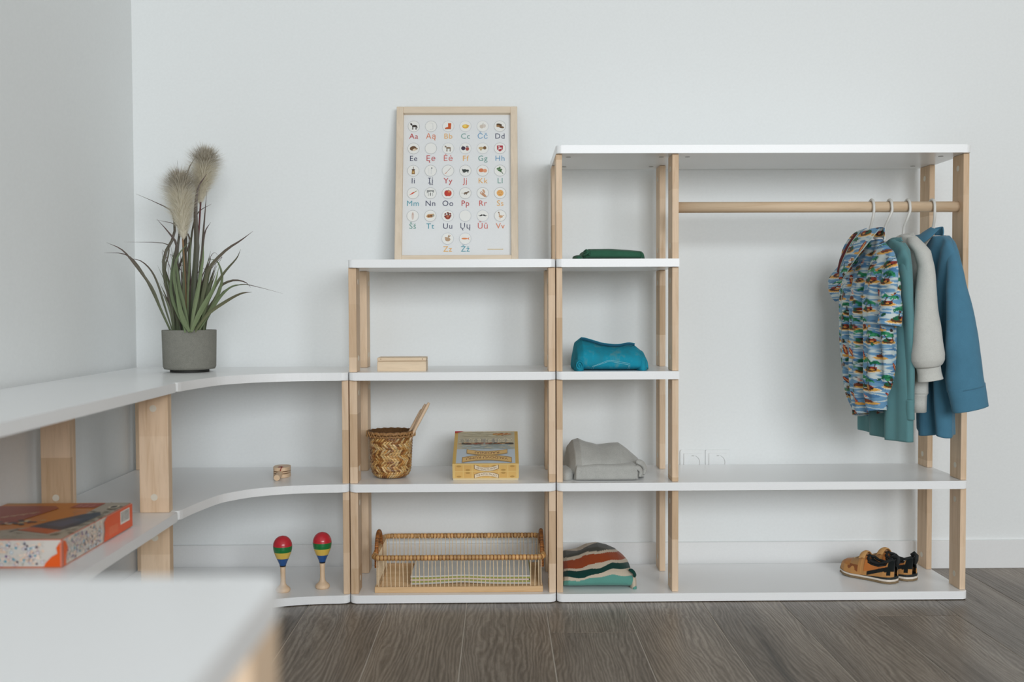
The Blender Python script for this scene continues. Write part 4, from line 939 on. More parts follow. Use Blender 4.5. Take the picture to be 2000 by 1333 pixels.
# ============================================================ shirt with printed islands
TEXW, TEXH, PPM = 520, 520, 1450.0     # pixels per metre
def island_texture():
    rs = np.random.RandomState(11); H, W = TEXH, TEXW; img = np.zeros((H, W, 3)); yy, xx = np.mgrid[0:H, 0:W].astype(float)
    def fld(k, sx, sy):
        f = np.zeros((H, W)); r2 = np.random.RandomState(k)
        for _ in range(10):
            a = 2 * math.pi * r2.randint(1, 6) * sx / W * (1 if r2.rand() < .5 else -1); b_ = 2 * math.pi * r2.randint(1, 9) * sy / H; f += np.sin(a * xx + b_ * yy + r2.rand() * 6.28)
        return f / 3
    w1, w2 = fld(1, 1, 3), fld(2, 2, 4)
    blue = np.array((112, 158, 194.)); pale = np.array((206, 218, 218.)); deep = np.array((84, 132, 176.))
    m = np.clip((np.sin(yy / 4.6 + 2.6 * w1 + 1.3 * w2) + .1) * 1.6, 0, 1)[..., None]
    img[:] = blue * (1 - m) + pale * m; d = (w2 > .75)[..., None]; img = np.where(d, deep, img)
    def blob(cx, cy, rx, ry, col, ang=0, soft=0):
        for ox in (-W, 0, W):
            for oy in (-H, 0, H):
                X0 = int(cx + ox - max(rx, ry) - 2); X1 = int(cx + ox + max(rx, ry) + 3); Y0 = int(cy + oy - max(rx, ry) - 2); Y1 = int(cy + oy + max(rx, ry) + 3)
                X0, X1, Y0, Y1 = max(0, X0), min(W, X1), max(0, Y0), min(H, Y1)
                if X0 >= X1 or Y0 >= Y1: continue
                dx = xx[Y0:Y1, X0:X1] - cx - ox; dy = yy[Y0:Y1, X0:X1] - cy - oy; c, s = math.cos(ang), math.sin(ang)
                u = (dx * c + dy * s) / rx; v = (-dx * s + dy * c) / ry; img[Y0:Y1, X0:X1][(u * u + v * v) < 1] = col
    def stroke(x0, y0, x1, y1, wd, col):
        n = int(max(abs(x1 - x0), abs(y1 - y0))) + 1
        for k in range(n + 1): blob(x0 + (x1 - x0) * k / n, y0 + (y1 - y0) * k / n, wd, wd, col)
    def palm(x, y, h, lean):
        stroke(x, y, x + lean * .5, y - h * .55, 1.2, (70, 46, 34)); stroke(x + lean * .5, y - h * .55, x + lean, y - h, 1.1, (70, 46, 34))
        for a in np.linspace(-.2, 3.4, 7):
            L = h * rs.uniform(.5, .72); ex, ey = x + lean + math.cos(a) * L, y - h - math.sin(a) * L * .6 + L * .25
            g = ((28, 120, 82), (20, 96, 66), (60, 150, 104))[rs.randint(3)]
            stroke(x + lean, y - h, (x + lean + ex) / 2, (y - h + ey) / 2 - 2, 2.9, g); stroke((x + lean + ex) / 2, (y - h + ey) / 2 - 2, ex, ey, 1.9, g)
    cells = [(i, j) for j in range(13) for i in range(9)]
    for i, j in cells:
        cx = (i + .5 + (.5 if j % 2 else 0)) * W / 9 + rs.uniform(-6, 6); cy = (j + .5) * H / 13 + rs.uniform(-5, 5); kind = rs.randint(5)
        if kind in (0, 1, 2):
            s = rs.uniform(.8, 1.15)
            blob(cx, cy + 9 * s, 25 * s, 6 * s, (226, 222, 206)); blob(cx, cy + 8 * s, 22 * s, 4.6 * s, (226, 170, 82)); blob(cx - 2, cy + 4 * s, 16 * s, 7 * s, (92, 62, 42)); blob(cx + 5 * s, cy + 2 * s, 9 * s, 5 * s, (150, 58, 44))
            blob(cx - 8 * s, cy + 1 * s, 7 * s, 5 * s, (30, 96, 66)); blob(cx + 3, cy + 5 * s, 4, 2.4, (214, 150, 70)); blob(cx - 3, cy, 3.5, 3, (34, 30, 30)); blob(cx + 10 * s, cy + 5 * s, 3, 2, (34, 30, 30))
            palm(cx - 6 * s, cy + 2, 21 * s, rs.uniform(-7, 7)); 
            if rs.rand() < .7: palm(cx + 8 * s, cy + 2, 15 * s, rs.uniform(-5, 7))
        elif kind == 3:
            a = rs.uniform(.9, 1.5); blob(cx, cy, 17, 5.2, (34, 30, 34), a); blob(cx, cy, 15.5, 4.0, (186, 62, 56), a); blob(cx, cy, 13, 1.2, (232, 186, 110), a); blob(cx + 4, cy + 15, 15, 3.6, (224, 168, 84))
        else:
            blob(cx, cy + 8, 20, 4, (226, 174, 92)); blob(cx, cy + 3, 13, 4.6, (120, 66, 44)); stroke(cx, cy, cx + 2, cy - 18, 1.2, (60, 40, 34))
            for k in range(12): stroke(cx + 3, cy - 17 + k, cx + 3 + k * .8, cy - 17 + k, 1, (204, 84, 74) if k % 4 < 2 else (232, 222, 206))
    for _ in range(150):
        x, y = rs.randint(0, W), rs.randint(0, H); blob(x, y, rs.uniform(3, 8), rs.uniform(2, 5), ((36, 104, 78), (24, 82, 62), (84, 60, 46), (96, 148, 116), (60, 44, 38), (206, 150, 80))[rs.randint(6)], rs.uniform(0, 3))
    for _ in range(120): x, y = rs.randint(0, W), rs.randint(0, H); stroke(x, y, x + rs.uniform(4, 12), y + rs.uniform(-2, 2), .9, (224, 232, 228))
    img = np.clip(img, 0, 255) / 255; return np.where(img <= .04045, img / 12.92, ((img + .055) / 1.055) ** 2.4)
ISL = island_texture()
SU = .58
def isl_cols(uv):
    uv = np.asarray(uv) * np.array((SU, .78)); return ISL[(uv[:, 1] * PPM).astype(int) % TEXH, (uv[:, 0] * PPM).astype(int) % TEXW]
M_HAW = attr_mat('island_print_cotton', .8, .2, .2, .1, 1300, .06)
g = Garm((.9050, -.105), (.8780, .215))
hs = root('printed_shirt', (.915, RAILY, .92), 'short-sleeved collared shirt with colourful island print, foremost on the rail', 'shirt')
hanger(onY(1702, 405, RAILY).x, -.07, .16, .900, 'white hanger of the island-print shirt, leftmost on the rail', -.004)
tbl = [(470, 1690, 1722), (482, 1682, 1732), (495, 1668, 1742), (510, 1656, 1750), (530, 1646, 1754), (560, 1641, 1753), (600, 1642, 1748), (650, 1646, 1745), (700, 1650, 1742), (740, 1652, 1739), (770, 1657, 1736), (800, 1664, 1734), (826, 1668, 1733)]
rings = g.body(tbl, lambda t: .010 + .016 * min(1, t * 3), n=260, rows=270, folds=((2.1, .0085, .4), (4.3, .0045, 2.3)), seed=21)
# curved shirt hem: lower at the far corner, raised at the near side
for i, r in enumerate(rings):
    t = i / (len(rings) - 1)
    for p in r:
        s_ = (p - g.A).dot(g.U); q = max(0, min(1, 1 - s_ / .24)); p.z += .044 * (t ** 6) * (q ** 1.5)
uv = []
for r in rings:
    acc = 0
    for k, p in enumerate(r):
        if k: acc += (Vector((p.x, p.y)) - Vector((r[k - 1].x, r[k - 1].y))).length
        uv.append((acc + .11, 1.3 - p.z))
cloth_part('body', rings, M_HAW, hs, (False, False), cols=isl_cols(uv), solid=.0012)
def haw(name, rings, off, cap=(True, False), solid=.0012):
    uv = []
    for r in rings:
        acc = 0
        for k, p in enumerate(r):
            if k: acc += (p - r[k - 1]).length
            uv.append((acc + off[0], 1.3 - p.z + off[1]))
    return cloth_part(name, rings, M_HAW, hs, cap, cols=isl_cols(uv), solid=solid)
sl = sleeve_rings([(484, 1726, 1736, -.045), (496, 1722, 1745, -.06), (520, 1722, 1752, -.085), (560, 1723, 1757, -.11), (600, 1721, 1761, -.12), (636, 1715, 1760, -.125)], n=150, rows=120, depth=.55, seed=8, wr=.003, tilt=.004)
haw('sleeve', sl, (.05, .02))
# far sleeve, pointing away to the left, built as a short flared tube
def gen_tube(path, rad, n=60, seed=1, wr=.002, flatn=.6):
    C = [Vector(p) for p in catmull(path, 60)]; nf = vnoise(seed, 9); rings = []
    for i, c in enumerate(C):
        d = (C[min(i + 1, 59)] - C[max(i - 1, 0)]).normalized(); a = Vector((1, 0, 0)); a = (a - d * a.dot(d)).normalized(); b_ = d.cross(a); R = np.interp(i / 59, [0, .5, 1], rad)
        rings.append([c + a * ((R * flatn + wr * nf(k * .4, i * .2)) * math.cos(2 * math.pi * k / n)) + b_ * ((R + wr * nf(k * .5, i * .15)) * math.sin(2 * math.pi * k / n)) for k in range(n)])
    return rings
P0 = g.at(1668, 506); P1 = g.at(1650, 538); P2 = g.at(1629, 563)
sl = gen_tube([P0 - g.N * .005, P1 - g.N * .004, P2 - g.N * .002], (.026, .042, .040), n=150, seed=4, wr=.003, flatn=.45)
haw('sleeve', sl, (.21, .13))
# collar, placket, pocket seams, buttons
def ribbon3(name, pts_a, pts_b, mat, parent, thick=.0016, cols=None, n=24, smooth=True):
    A_ = catmull(pts_a, n); B_ = catmull(pts_b, n); V = []; F = []; m = 6
    for a, b_ in zip(A_, B_):
        a, b_ = Vector(a), Vector(b_)
        for k in range(m + 1): V.append(a.lerp(b_, k / m) + g.N * (.003 * math.sin(math.pi * k / m)))
    for i in range(n - 1):
        for k in range(m): F.append([i * (m + 1) + k, i * (m + 1) + k + 1, (i + 1) * (m + 1) + k + 1, (i + 1) * (m + 1) + k])
    c = cols(V) if cols else None
    o = mk(name, V, F, mat, parent, smooth, cols=c); q = o.modifiers.new('Solidify', 'SOLIDIFY'); q.thickness = thick; q.offset = 0
    q = o.modifiers.new('Subdivision', 'SUBSURF'); q.levels = q.render_levels = 1; return o
def cpt(x, y, off): return tuple(g.at(x, y) + g.N * off)
hc = lambda V: isl_cols([((v - g.A).dot(g.U) * 1.0 + .35 + v.z * .1, 1.2 - v.z) for v in [Vector(q) for q in V]])
def dense_ribbon(name, pa, pb, mat, parent, n=110, m=44, bulge=.004, cols=None, thick=.0014, N=None):
    A_ = catmull(pa, n); B_ = catmull(pb, n); V = []; F = []; N = N or g.N
    for a, b_ in zip(A_, B_):
        a, b_ = Vector(a), Vector(b_)
        for k in range(m + 1): V.append(a.lerp(b_, k / m) + N * (bulge * math.sin(math.pi * k / m)))
    for i in range(n - 1):
        for k in range(m): F.append([i * (m + 1) + k, i * (m + 1) + k + 1, (i + 1) * (m + 1) + k + 1, (i + 1) * (m + 1) + k])
    o = mk(name, V, F, mat, parent, True, cols=cols(V) if cols else None); q = o.modifiers.new('Solidify', 'SOLIDIFY'); q.thickness = thick; q.offset = 0; return o
# near collar leaf: from the top of the neck down over the chest
dense_ribbon('collar', [cpt(1696, 450, .018), cpt(1690, 480, .038), cpt(1682, 520, .051), cpt(1678, 546, .050)], [cpt(1722, 447, .004), cpt(1722, 470, .028), cpt(1711, 505, .049), cpt(1688, 546, .054)], M_HAW, hs, cols=hc, bulge=.006)
dense_ribbon('collar', [cpt(1698, 446, .006), cpt(1682, 456, .018), cpt(1672, 480, .030), cpt(1664, 508, .032)], [cpt(1694, 450, .010), cpt(1688, 470, .018), cpt(1680, 495, .026), cpt(1671, 512, .036)], M_HAW, hs, cols=hc, bulge=.003)
dense_ribbon('collar_back', [cpt(1697, 447, -.004), cpt(1706, 444, -.016), cpt(1716, 445, -.014), cpt(1723, 450, -.004)], [cpt(1698, 466, .0), cpt(1706, 464, -.012), cpt(1716, 465, -.010), cpt(1725, 470, -.002)], M_HAW, hs, cols=hc, bulge=-.002)
dense_ribbon('neck_lining', [cpt(1696, 455, .020), cpt(1689, 478, .034), cpt(1682, 508, .043), cpt(1677, 536, .047)], [cpt(1684, 460, .022), cpt(1680, 480, .034), cpt(1674, 505, .043), cpt(1671, 528, .047)], plain('maroon_lining', lin((96, 28, 34)), .8), hs, cols=None)
M_PIPE = fabric('pale_shirt_edge', lin((176, 196, 186)), var=.15)
def front_pt(rings, y, frac):   # point on the front surface at height row y and fraction from far (0) to near (1)
    i = min(len(rings) - 1, max(0, int((y - tbl[0][0]) / (tbl[-1][0] - tbl[0][0]) * (len(rings) - 1)))); r = rings[i]
    fr_pts = sorted(r[:len(r) // 2], key=lambda p: -(p - g.A).dot(g.U)); return fr_pts[int(frac * (len(fr_pts) - 1))]
for fr_a, w_ in ((.32, .0011), (.42, .0012)):
    path = [front_pt(rings, y, fr_a + .08 * (y - 560) / 250 * -1) + g.N * .0012 for y in range(548, 816, 8)]
    path = [Vector(p) for p in path]; sm = [sum(path[max(0, i - 2):i + 3], Vector()) / len(path[max(0, i - 2):i + 3]) for i in range(len(path))]
    bmk('placket_seam', tube(sm, w_, 6), M_PIPE, hs, True)
def piping(pts, off=.0016, w_=.0009): bmk('piping', tube(catmull([Vector(q) + g.N * off for q in pts], 40), w_, 6), M_PIPE, hs, True)
piping([cpt(1722, 447, .004), cpt(1722, 470, .028), cpt(1711, 505, .049), cpt(1688, 546, .054)]); piping([cpt(1696, 450, .018), cpt(1690, 480, .038), cpt(1682, 520, .051), cpt(1678, 546, .050)])
M_BTN = plain('brown_button', lin((92, 66, 48)), .4)
for y in (575, 622, 668, 716, 764):
    p = front_pt(rings, y, .37 + .08 * (y - 560) / 250 * -1) + g.N * .0022; bmk('button', cyl(p, p + g.N * .0018, .0046, 16), M_BTN, hs)

# ============================================================ teal long-sleeved tee
M_TEAL = fabric('teal_jersey', lin((98, 144, 148)), .9, .15, 1500, .05)
g2 = Garm((.9500, -.085), (.9300, .205))
ts = root('teal_shirt', (.951, RAILY, .91), 'plain teal long-sleeved top, second garment from the left on the rail', 'shirt')
hanger(onY(1737, 405, RAILY).x, -.06, .15, .882, 'white hanger of the teal top, second from the left', -.012)
tb2 = [(468, 1742, 1756), (478, 1735, 1764), (492, 1722, 1772), (512, 1704, 1776), (540, 1692, 1777), (600, 1686, 1776), (700, 1684, 1777), (780, 1682, 1779), (852, 1682, 1779)]
r2 = g2.body(tb2, lambda t: .009 + .014 * min(1, t * 3), n=120, rows=110, folds=((2.0, .0085, 1.4), (4.0, .0034, .3)), seed=31)
for i, r in enumerate(r2):
    t = i / (len(r2) - 1)
    for p in r: s_ = (p - g2.A).dot(g2.U); p.z += .016 * t ** 8 * min(1, max(0, s_ / .28)) ** 2
cloth_part('body', r2, M_TEAL, ts, (False, False), solid=.0014)
sl = sleeve_rings([(476, 1756, 1766, -.045), (490, 1752, 1775, -.06), (520, 1754, 1779, -.085), (570, 1760, 1782, -.10), (650, 1766, 1784, -.105), (720, 1769, 1784, -.105), (782, 1768, 1784, -.105)], n=40, rows=90, depth=.8, seed=12, wr=.003)
cloth_part('sleeve', sl, M_TEAL, ts, (True, False), solid=.0014)
cf = sleeve_rings([(781, 1768.5, 1783.5, -.105), (800, 1768, 1783, -.105), (820, 1769, 1783.5, -.105)], n=40, rows=14, depth=.8, seed=13, wr=.001)
cloth_part('cuff', cf, M_TEAL, ts, (False, False), solid=.002)
far = sleeve_rings([(500, 1700, 1712, .20), (560, 1692, 1710, .215), (700, 1692, 1708, .22), (800, 1693, 1707, .22)], n=30, rows=40, depth=.8, seed=14, wr=.0015); cloth_part('sleeve', far, M_TEAL, ts, (True, False), solid=.0014)
nb = [tuple(g2.at(x, y) + g2.N * o_) for x, y, o_ in ((1758, 464, -.004), (1746, 466, .006), (1738, 478, .014), (1731, 492, .014))]
nb2 = [tuple(g2.at(x, y) + g2.N * o_) for x, y, o_ in ((1761, 471, -.004), (1750, 474, .008), (1742, 484, .016), (1735, 498, .016))]
dense_ribbon('neckband', nb, nb2, M_TEAL, ts, 40, 8, .002, None, .002, g2.N)
# ============================================================ grey sweatshirt
M_GREY = fabric('light_grey_melange', lin((208, 208, 202)), .95, .4, 900, .06, .2, mel=.5, melc=lin((160, 160, 156)))
g3 = Garm((.9980, -.085), (.9780, .205))
gs = root('grey_sweatshirt', (1.0, RAILY, .905), 'light grey marl sweatshirt with ribbed cuffs, third garment on the rail', 'sweatshirt')
hanger(onY(1772, 405, RAILY).x, -.06, .15, .885, 'white hanger of the grey sweatshirt, third from the left', -.010)
tb3 = [(460, 1762, 1778), (470, 1756, 1790), (484, 1748, 1800), (505, 1742, 1806), (540, 1738, 1808), (600, 1735, 1808), (700, 1733, 1810), (765, 1732, 1811)]
r3 = g3.body(tb3, lambda t: .010 + .014 * min(1, t * 3), n=120, rows=100, folds=((1.8, .004, 2.0), (3.6, .0015, 1.1)), seed=41)
cloth_part('body', r3, M_GREY, gs, (False, False), solid=.003)
hem = [[(p - (sum(r3[-1], Vector()) / len(r3[-1]))) * k + sum(r3[-1], Vector()) / len(r3[-1]) + Vector((0, 0, -dz)) for p in r3[-1]] for k, dz in ((1.0, -.002), (.95, .004), (.93, .02), (.92, .044))]
cloth_part('hem_rib', hem, M_GREY, gs, (False, False), solid=.003)
sl = sleeve_rings([(466, 1775, 1790, -.03), (478, 1778, 1802, -.05), (492, 1788, 1814, -.07), (520, 1796, 1820, -.09), (570, 1793, 1826, -.11), (620, 1790, 1831, -.12), (670, 1787, 1838, -.125), (692, 1784, 1842, -.125), (704, 1784, 1842, -.125), (712, 1788, 1838, -.125), (716, 1792, 1833, -.125)], n=60, rows=110, depth=.62, seed=15, wr=.004, tilt=-.003)
cloth_part('sleeve', sl, M_GREY, gs, (True, False), solid=.003)
cf = sleeve_rings([(709, 1790, 1834, -.125), (716, 1793, 1832, -.125), (730, 1796, 1834, -.125), (744, 1797, 1838, -.128)], n=60, rows=24, depth=.42, seed=16, wr=.0012, tilt=(-.004,))
for r in cf:
    for k, p in enumerate(r): p += Vector((math.cos(k * 2 * math.pi / 60), math.sin(k * 2 * math.pi / 60), 0)) * .0005 * (1 if k % 2 else -1)
cloth_part('cuff', cf, M_GREY, gs, (False, False), solid=.003)
far = sleeve_rings([(490, 1744, 1756, .195), (560, 1730, 1752, .21), (680, 1728, 1752, .215), (730, 1732, 1748, .215)], n=30, rows=40, depth=.8, seed=17, wr=.0015); cloth_part('sleeve', far, M_GREY, gs, (True, False), solid=.0014)
nb = [tuple(g3.at(x, y) + g3.N * o_) for x, y, o_ in ((1776, 456, -.012), (1764, 459, .004), (1757, 468, .014), (1757, 480, .020))]
nb2 = [tuple(g3.at(x, y) + g3.N * o_) for x, y, o_ in ((1783, 463, -.012), (1772, 468, .006), (1766, 478, .018), (1768, 490, .024))]
dense_ribbon('neckband', nb, nb2, M_GREY, gs, 40, 8, .003, None, .003, g3.N)

# ============================================================ blue linen shirt
M_BLUE = fabric('blue_linen', lin((80, 130, 156)), .88, .35, 1300, .08)
g4 = Garm((1.0650, -.085), (1.035, .205))
bs = root('blue_shirt', (1.066, RAILY, .91), 'plain blue collared shirt with wide cuff, rightmost garment on the rail', 'shirt')
hanger(onY(1820, 405, RAILY).x, -.06, .15, .895, 'white hanger of the plain blue shirt, rightmost on the rail', .001)
tb4 = [(462, 1822, 1846), (474, 1812, 1858), (490, 1800, 1864), (515, 1792, 1868), (560, 1788, 1868), (640, 1786, 1866), (740, 1786, 1864), (800, 1788, 1863), (842, 1790, 1862)]
r4 = g4.body(tb4, lambda t: .010 + .016 * min(1, t * 3), n=140, rows=120, folds=((2.0, .0095, .9), (3.4, .005, 2.2)), seed=52)
for i, r in enumerate(r4):
    t = i / (len(r4) - 1)
    for p in r: s_ = (p - g4.A).dot(g4.U); q = min(1, max(0, s_ / .28)); p.z += t ** 8 * (.018 * q - .014 * (1 - q) + .006 * math.sin(s_ * 60))
cloth_part('body', r4, M_BLUE, bs, (False, False), solid=.0014)
sl = sleeve_rings([(462, 1842, 1852, -.03), (474, 1846, 1862, -.05), (492, 1850, 1869, -.075), (520, 1850, 1876, -.095), (570, 1850, 1891, -.115), (620, 1852, 1902, -.125), (680, 1848, 1911, -.13), (740, 1850, 1918, -.13), (760, 1854, 1921, -.13)], n=60, rows=110, depth=.5, seed=18, wr=.0042, tilt=-.0085)
cloth_part('sleeve', sl, M_BLUE, bs, (True, False), solid=.0014)
cf = sleeve_rings([(755, 1853, 1921, -.13), (775, 1858, 1924, -.13), (800, 1863.5, 1927.5, -.13)], n=60, rows=20, depth=.42, seed=19, wr=.0006, tilt=(-.0085,))
for i, r in enumerate(cf):
    pass
cloth_part('cuff', cf, M_BLUE, bs, (False, False), solid=.0024)
far = sleeve_rings([(500, 1800, 1814, .20), (580, 1790, 1812, .215), (700, 1790, 1812, .22), (780, 1792, 1812, .22)], n=30, rows=40, depth=.8, seed=20, wr=.0015); cloth_part('sleeve', far, M_BLUE, bs, (True, False), solid=.0014)
q4 = lambda x, y, o_: tuple(g4.at(x, y) + g4.N * o_)
dense_ribbon('collar', [q4(1822, 444, .004), q4(1813, 458, .020), q4(1805, 474, .034), q4(1800, 482, .038)], [q4(1834, 448, .000), q4(1830, 464, .016), q4(1820, 482, .034), q4(1812, 494, .044)], M_BLUE, bs, 40, 10, .005, None, .0022, g4.N)
dense_ribbon('collar', [q4(1800, 459, .004), q4(1794, 461, .012), q4(1789, 466, .014)], [q4(1812, 466, .010), q4(1804, 472, .022), q4(1798, 478, .026)], M_BLUE, bs, 30, 8, .003, None, .0022, g4.N)
dense_ribbon('collar_back', [q4(1822, 445, -.006), q4(1828, 443, -.016), q4(1834, 447, -.010)], [q4(1822, 460, -.004), q4(1829, 460, -.014), q4(1836, 464, -.006)], M_BLUE, bs, 20, 6, -.002, None, .0022, g4.N)

pk = [q4(x, y, o_) for x, y, o_ in ((1826, 588, .036), (1840, 584, .032), (1852, 578, .026))]
pk2 = [q4(x, y, o_) for x, y, o_ in ((1828, 640, .036), (1842, 640, .032), (1853, 640, .026))]
dense_ribbon('pocket', pk, pk2, M_BLUE, bs, 20, 8, .003, None, .0018, g4.N)
# ============================================================ folded clothes
def folded(name, label, cat, st, zs, mat, n=64, seed=1, e=3.2, amp=.003, colf=None, rows=110, fr=16, freq=(40, 30)):
    """st: stations (x px, front Y, back Y, height m front, height m top); lofted along X with rounded cross-sections"""
    nf = vnoise(seed, 11); nf2 = vnoise(seed + 9, 11); rings = []; uv = []
    for i in range(rows + 1):
        t = i / rows; X = st[0][0] + (st[-1][0] - st[0][0]) * t; yf, ybk, hf, ht = interp(X, st)
        ed = min(1, (math.sin(math.pi * min(1, max(0, t))) * 7) ** .5) if 0 < t < 1 else .02
        x = onZ(X, 606 + 1, CPOS[2] - .001).x if False else (X - 984) / 2000 * 2.55
        r = []
        for k in range(n):
            th = 2 * math.pi * k / n - math.pi / 2; ct, st_ = math.cos(th), math.sin(th)
            hy = (yf + ybk) / 2 - (ybk - yf) / 2 * math.copysign(abs(ct) ** (2 / e), ct)
            fy = (hy - yf) / (ybk - yf); hh = hf + (ht - hf) * min(1, max(0, fy) * 2.2)
            hz = zs + hh * (.5 + .5 * math.copysign(abs(st_) ** (2 / e), st_)) * (.35 + .65 * ed) 
            d = amp * (nf(x * freq[0], hz * freq[1] + hy * 20) + .5 * nf2(x * 110, hz * 90 + hy * 60)) * (1 if hz > zs + .004 else .2)
            r.append(Vector((x + .3 * d, hy - d * (ct if ct > 0 else .3), max(zs + .0004, hz + d * max(0, st_)))))
            uv.append((t, k / n, hz - zs, hy))
        rings.append(r)
    V, F = loft(rings, (True, True))
    o = mk(name, V, F, mat, None, True, origin=(sum(v[0] for v in V) / len(V), sum(v[1] for v in V) / len(V), zs), cols=[colf(*q) for q in uv] if colf else None)
    tag(o, label, cat); return o, rings
def on_top(name, pts, r, mat, parent): return bmk(name, tube(catmull(pts, 40), r, 6), mat, parent, True)
def swirl(name, c, rx, rz, depth, mat, parent, turns=2.0, r=.0022, seed=0):
    b = bmesh.new(); pts = []
    for k in range(44):
        t = k / 43; a = t * turns * 2 * math.pi; q = 1 - .8 * t; pts.append((c[0] + rx * q * math.cos(a), c[1] - .002 * t, c[2] + rz * q * math.sin(a)))
    tube(pts, r, 8, b); return bmk(name, b, mat, parent, True)
# green trousers on the top shelf
M_GREEN = fabric('dark_green_twill', lin((52, 100, 78)), .85, .4, 1200, .14, .1)
gt, gr = folded('folded_trousers', 'dark green folded trousers, flat on the highest small shelf', 'trousers', [(1141, .05, .17, .014, .018), (1150, .03, .19, .020, .024), (1158, .022, .20, .0265, .0285), (1200, .02, .20, .026, .0290), (1235, .02, .20, .0235, .0265), (1256, .025, .20, .021, .0235), (1262, .03, .19, .018, .020), (1266, .05, .17, .010, .014)], T[3], M_GREEN, seed=3, e=4, amp=.0016)
gp = Vector(onY(1142, 500, .05))
def lump(name, cx, cy, zs, rx, ry, h, mat, parent, seed=1, amp=.002):
    nf = vnoise(seed, 9); prof_ = [(1 if k == 0 else math.cos(math.radians(90 * max(0, k - 2) / 9)) ** .6, min(1, k / 2) * .35 if k < 3 else .35 + .65 * math.sin(math.radians(90 * (k - 2) / 9))) for k in range(12)]
    rings = []
    for q, z in prof_:
        rings.append([Vector((cx + (rx * max(q, .02) + amp * nf(j * .5, z * 6)) * math.cos(2 * math.pi * j / 28), cy + (ry * max(q, .02) + amp * nf(j * .5, z * 6)) * math.sin(2 * math.pi * j / 28), zs + .0004 + h * z)) for j in range(28)])
    V, F = loft(rings, (True, True)); return mk(name, V, F, mat, parent, True)
x_ = lambda px: (px - 984) / 2000 * 2.53
lump('trouser_leg', x_(1138), .075, T[3], .0125, .055, .0115, M_GREEN, gt, 5)
for k in range(3):
    on_top('fold_edge', [(x_(1147) + .001 * k, .026 + .004 * k, T[3] + .010 + .005 * k), (x_(1153), .018 + .003 * k, T[3] + .014 + .004 * k), (x_(1158), .020, T[3] + .020 - .005 * k)], .0024, M_GREEN, gt)
on_top('seam', [(x_(1258), .022, T[3] + .002), (x_(1259), .0195, T[3] + .010), (x_(1257.5), .022, T[3] + .019)], .0009, M_GREEN, gt)
# turquoise jeans
def jeans_mat():
    t = NT('turquoise_denim'); v = t.coords((1, 1, 1)); n = t.noise(v, 1200, 2); n2 = t.noise(t.coords((30, 30, 12)), 1.4, 4, .6)
    c = t.ramp(n2, [(.3, lin((44, 140, 160))), (.55, lin((28, 154, 182))), (.75, lin((98, 156, 162)))])
    c = t.mix(c, t.ramp(n, [(.35, (.85, .85, .85)), (.65, (1, 1, 1))]), 1.0, 'MULTIPLY'); t.link(c, t.b.inputs['Base Color']); t.b.inputs['Roughness'].default_value = .85
    t.b.inputs['Specular IOR Level'].default_value = .2; t.bump(n, .3, .0005); return t.m
M_JEAN = jeans_mat(); M_STITCH = plain('pale_stitching', lin((130, 200, 214)), .7); M_JEAND = plain('dark_waistband', lin((10, 84, 110)), .8)
jt, jr = folded('folded_jeans', 'turquoise folded jeans with a stitched back pocket, on the small shelf', 'jeans', [(1128, .05, .17, .030, .048), (1134, .034, .19, .044, .066), (1146, .026, .20, .055, .0775), (1160, .024, .20, .052, .0735), (1180, .022, .20, .046, .0640), (1210, .022, .20, .042, .0600), (1235, .022, .20, .043, .0640), (1252, .024, .20, .041, .0610), (1262, .03, .19, .033, .048), (1270, .036, .18, .028, .040), (1274, .06, .16, .014, .022)], T[2], M_JEAN, seed=8, e=3.4, amp=.0065)
top_y = .105
wb_pts = [(1143, .0775), (1152, .0760), (1168, .0700), (1184, .0640), (1200, .0608), (1220, .0602), (1238, .0640), (1250, .0615)]
on_top('waistband', [(x_(a), .072, T[2] + h_ + .0008) for a, h_ in wb_pts], .0028, M_JEAND, jt)
on_top('waistband', [(x_(a) + .002, .084, T[2] + h_ + .0022) for a, h_ in wb_pts], .0022, M_JEAN, jt)
def frontp(rings, xpx, h):   # point on the front face of a folded stack at photo x and height
    x = x_(xpx); r = min(rings, key=lambda q: abs(q[len(q) // 4].x - x)); c = [p for p in r if p.y < .10]; return min(c, key=lambda p: abs(p.z - h) + max(0, p.y - .06) * .3)
for d in (0, .0032):
    pk = [(1163 + d * 900, .002), (1163 + d * 900, .011), (1196, .0270 - d), (1236 - d * 500, .0180 - d), (1236 - d * 900, .008), (1236 - d * 900, .003)]
    P_ = []
    for (a, h1), (b_, h2) in zip(pk, pk[1:]):
        for k in range(8):
            q = frontp(jr, a + (b_ - a) * k / 8, T[2] + h1 + (h2 - h1) * k / 8); P_.append((x_(a + (b_ - a) * k / 8), q.y - .0008, T[2] + h1 + (h2 - h1) * k / 8))
    sm = [np.mean(P_[max(0, i - 1):i + 2], axis=0) for i in range(len(P_))]
    bmk('stitching', tube(sm, .00055, 5), M_STITCH, jt)
lump('trouser_leg', x_(1138), .045, T[2], .0125, .030, .028, M_JEAN, jt, 6, .0015)
swirl('rolled_edge', (x_(1137.5), .0150, T[2] + .0135), .009, .0125, .01, M_JEAN, jt, 1.6, .0016)
lump('trouser_leg', x_(1262), .06, T[2], .0135, .040, .036, M_JEAN, jt, 9, .002)
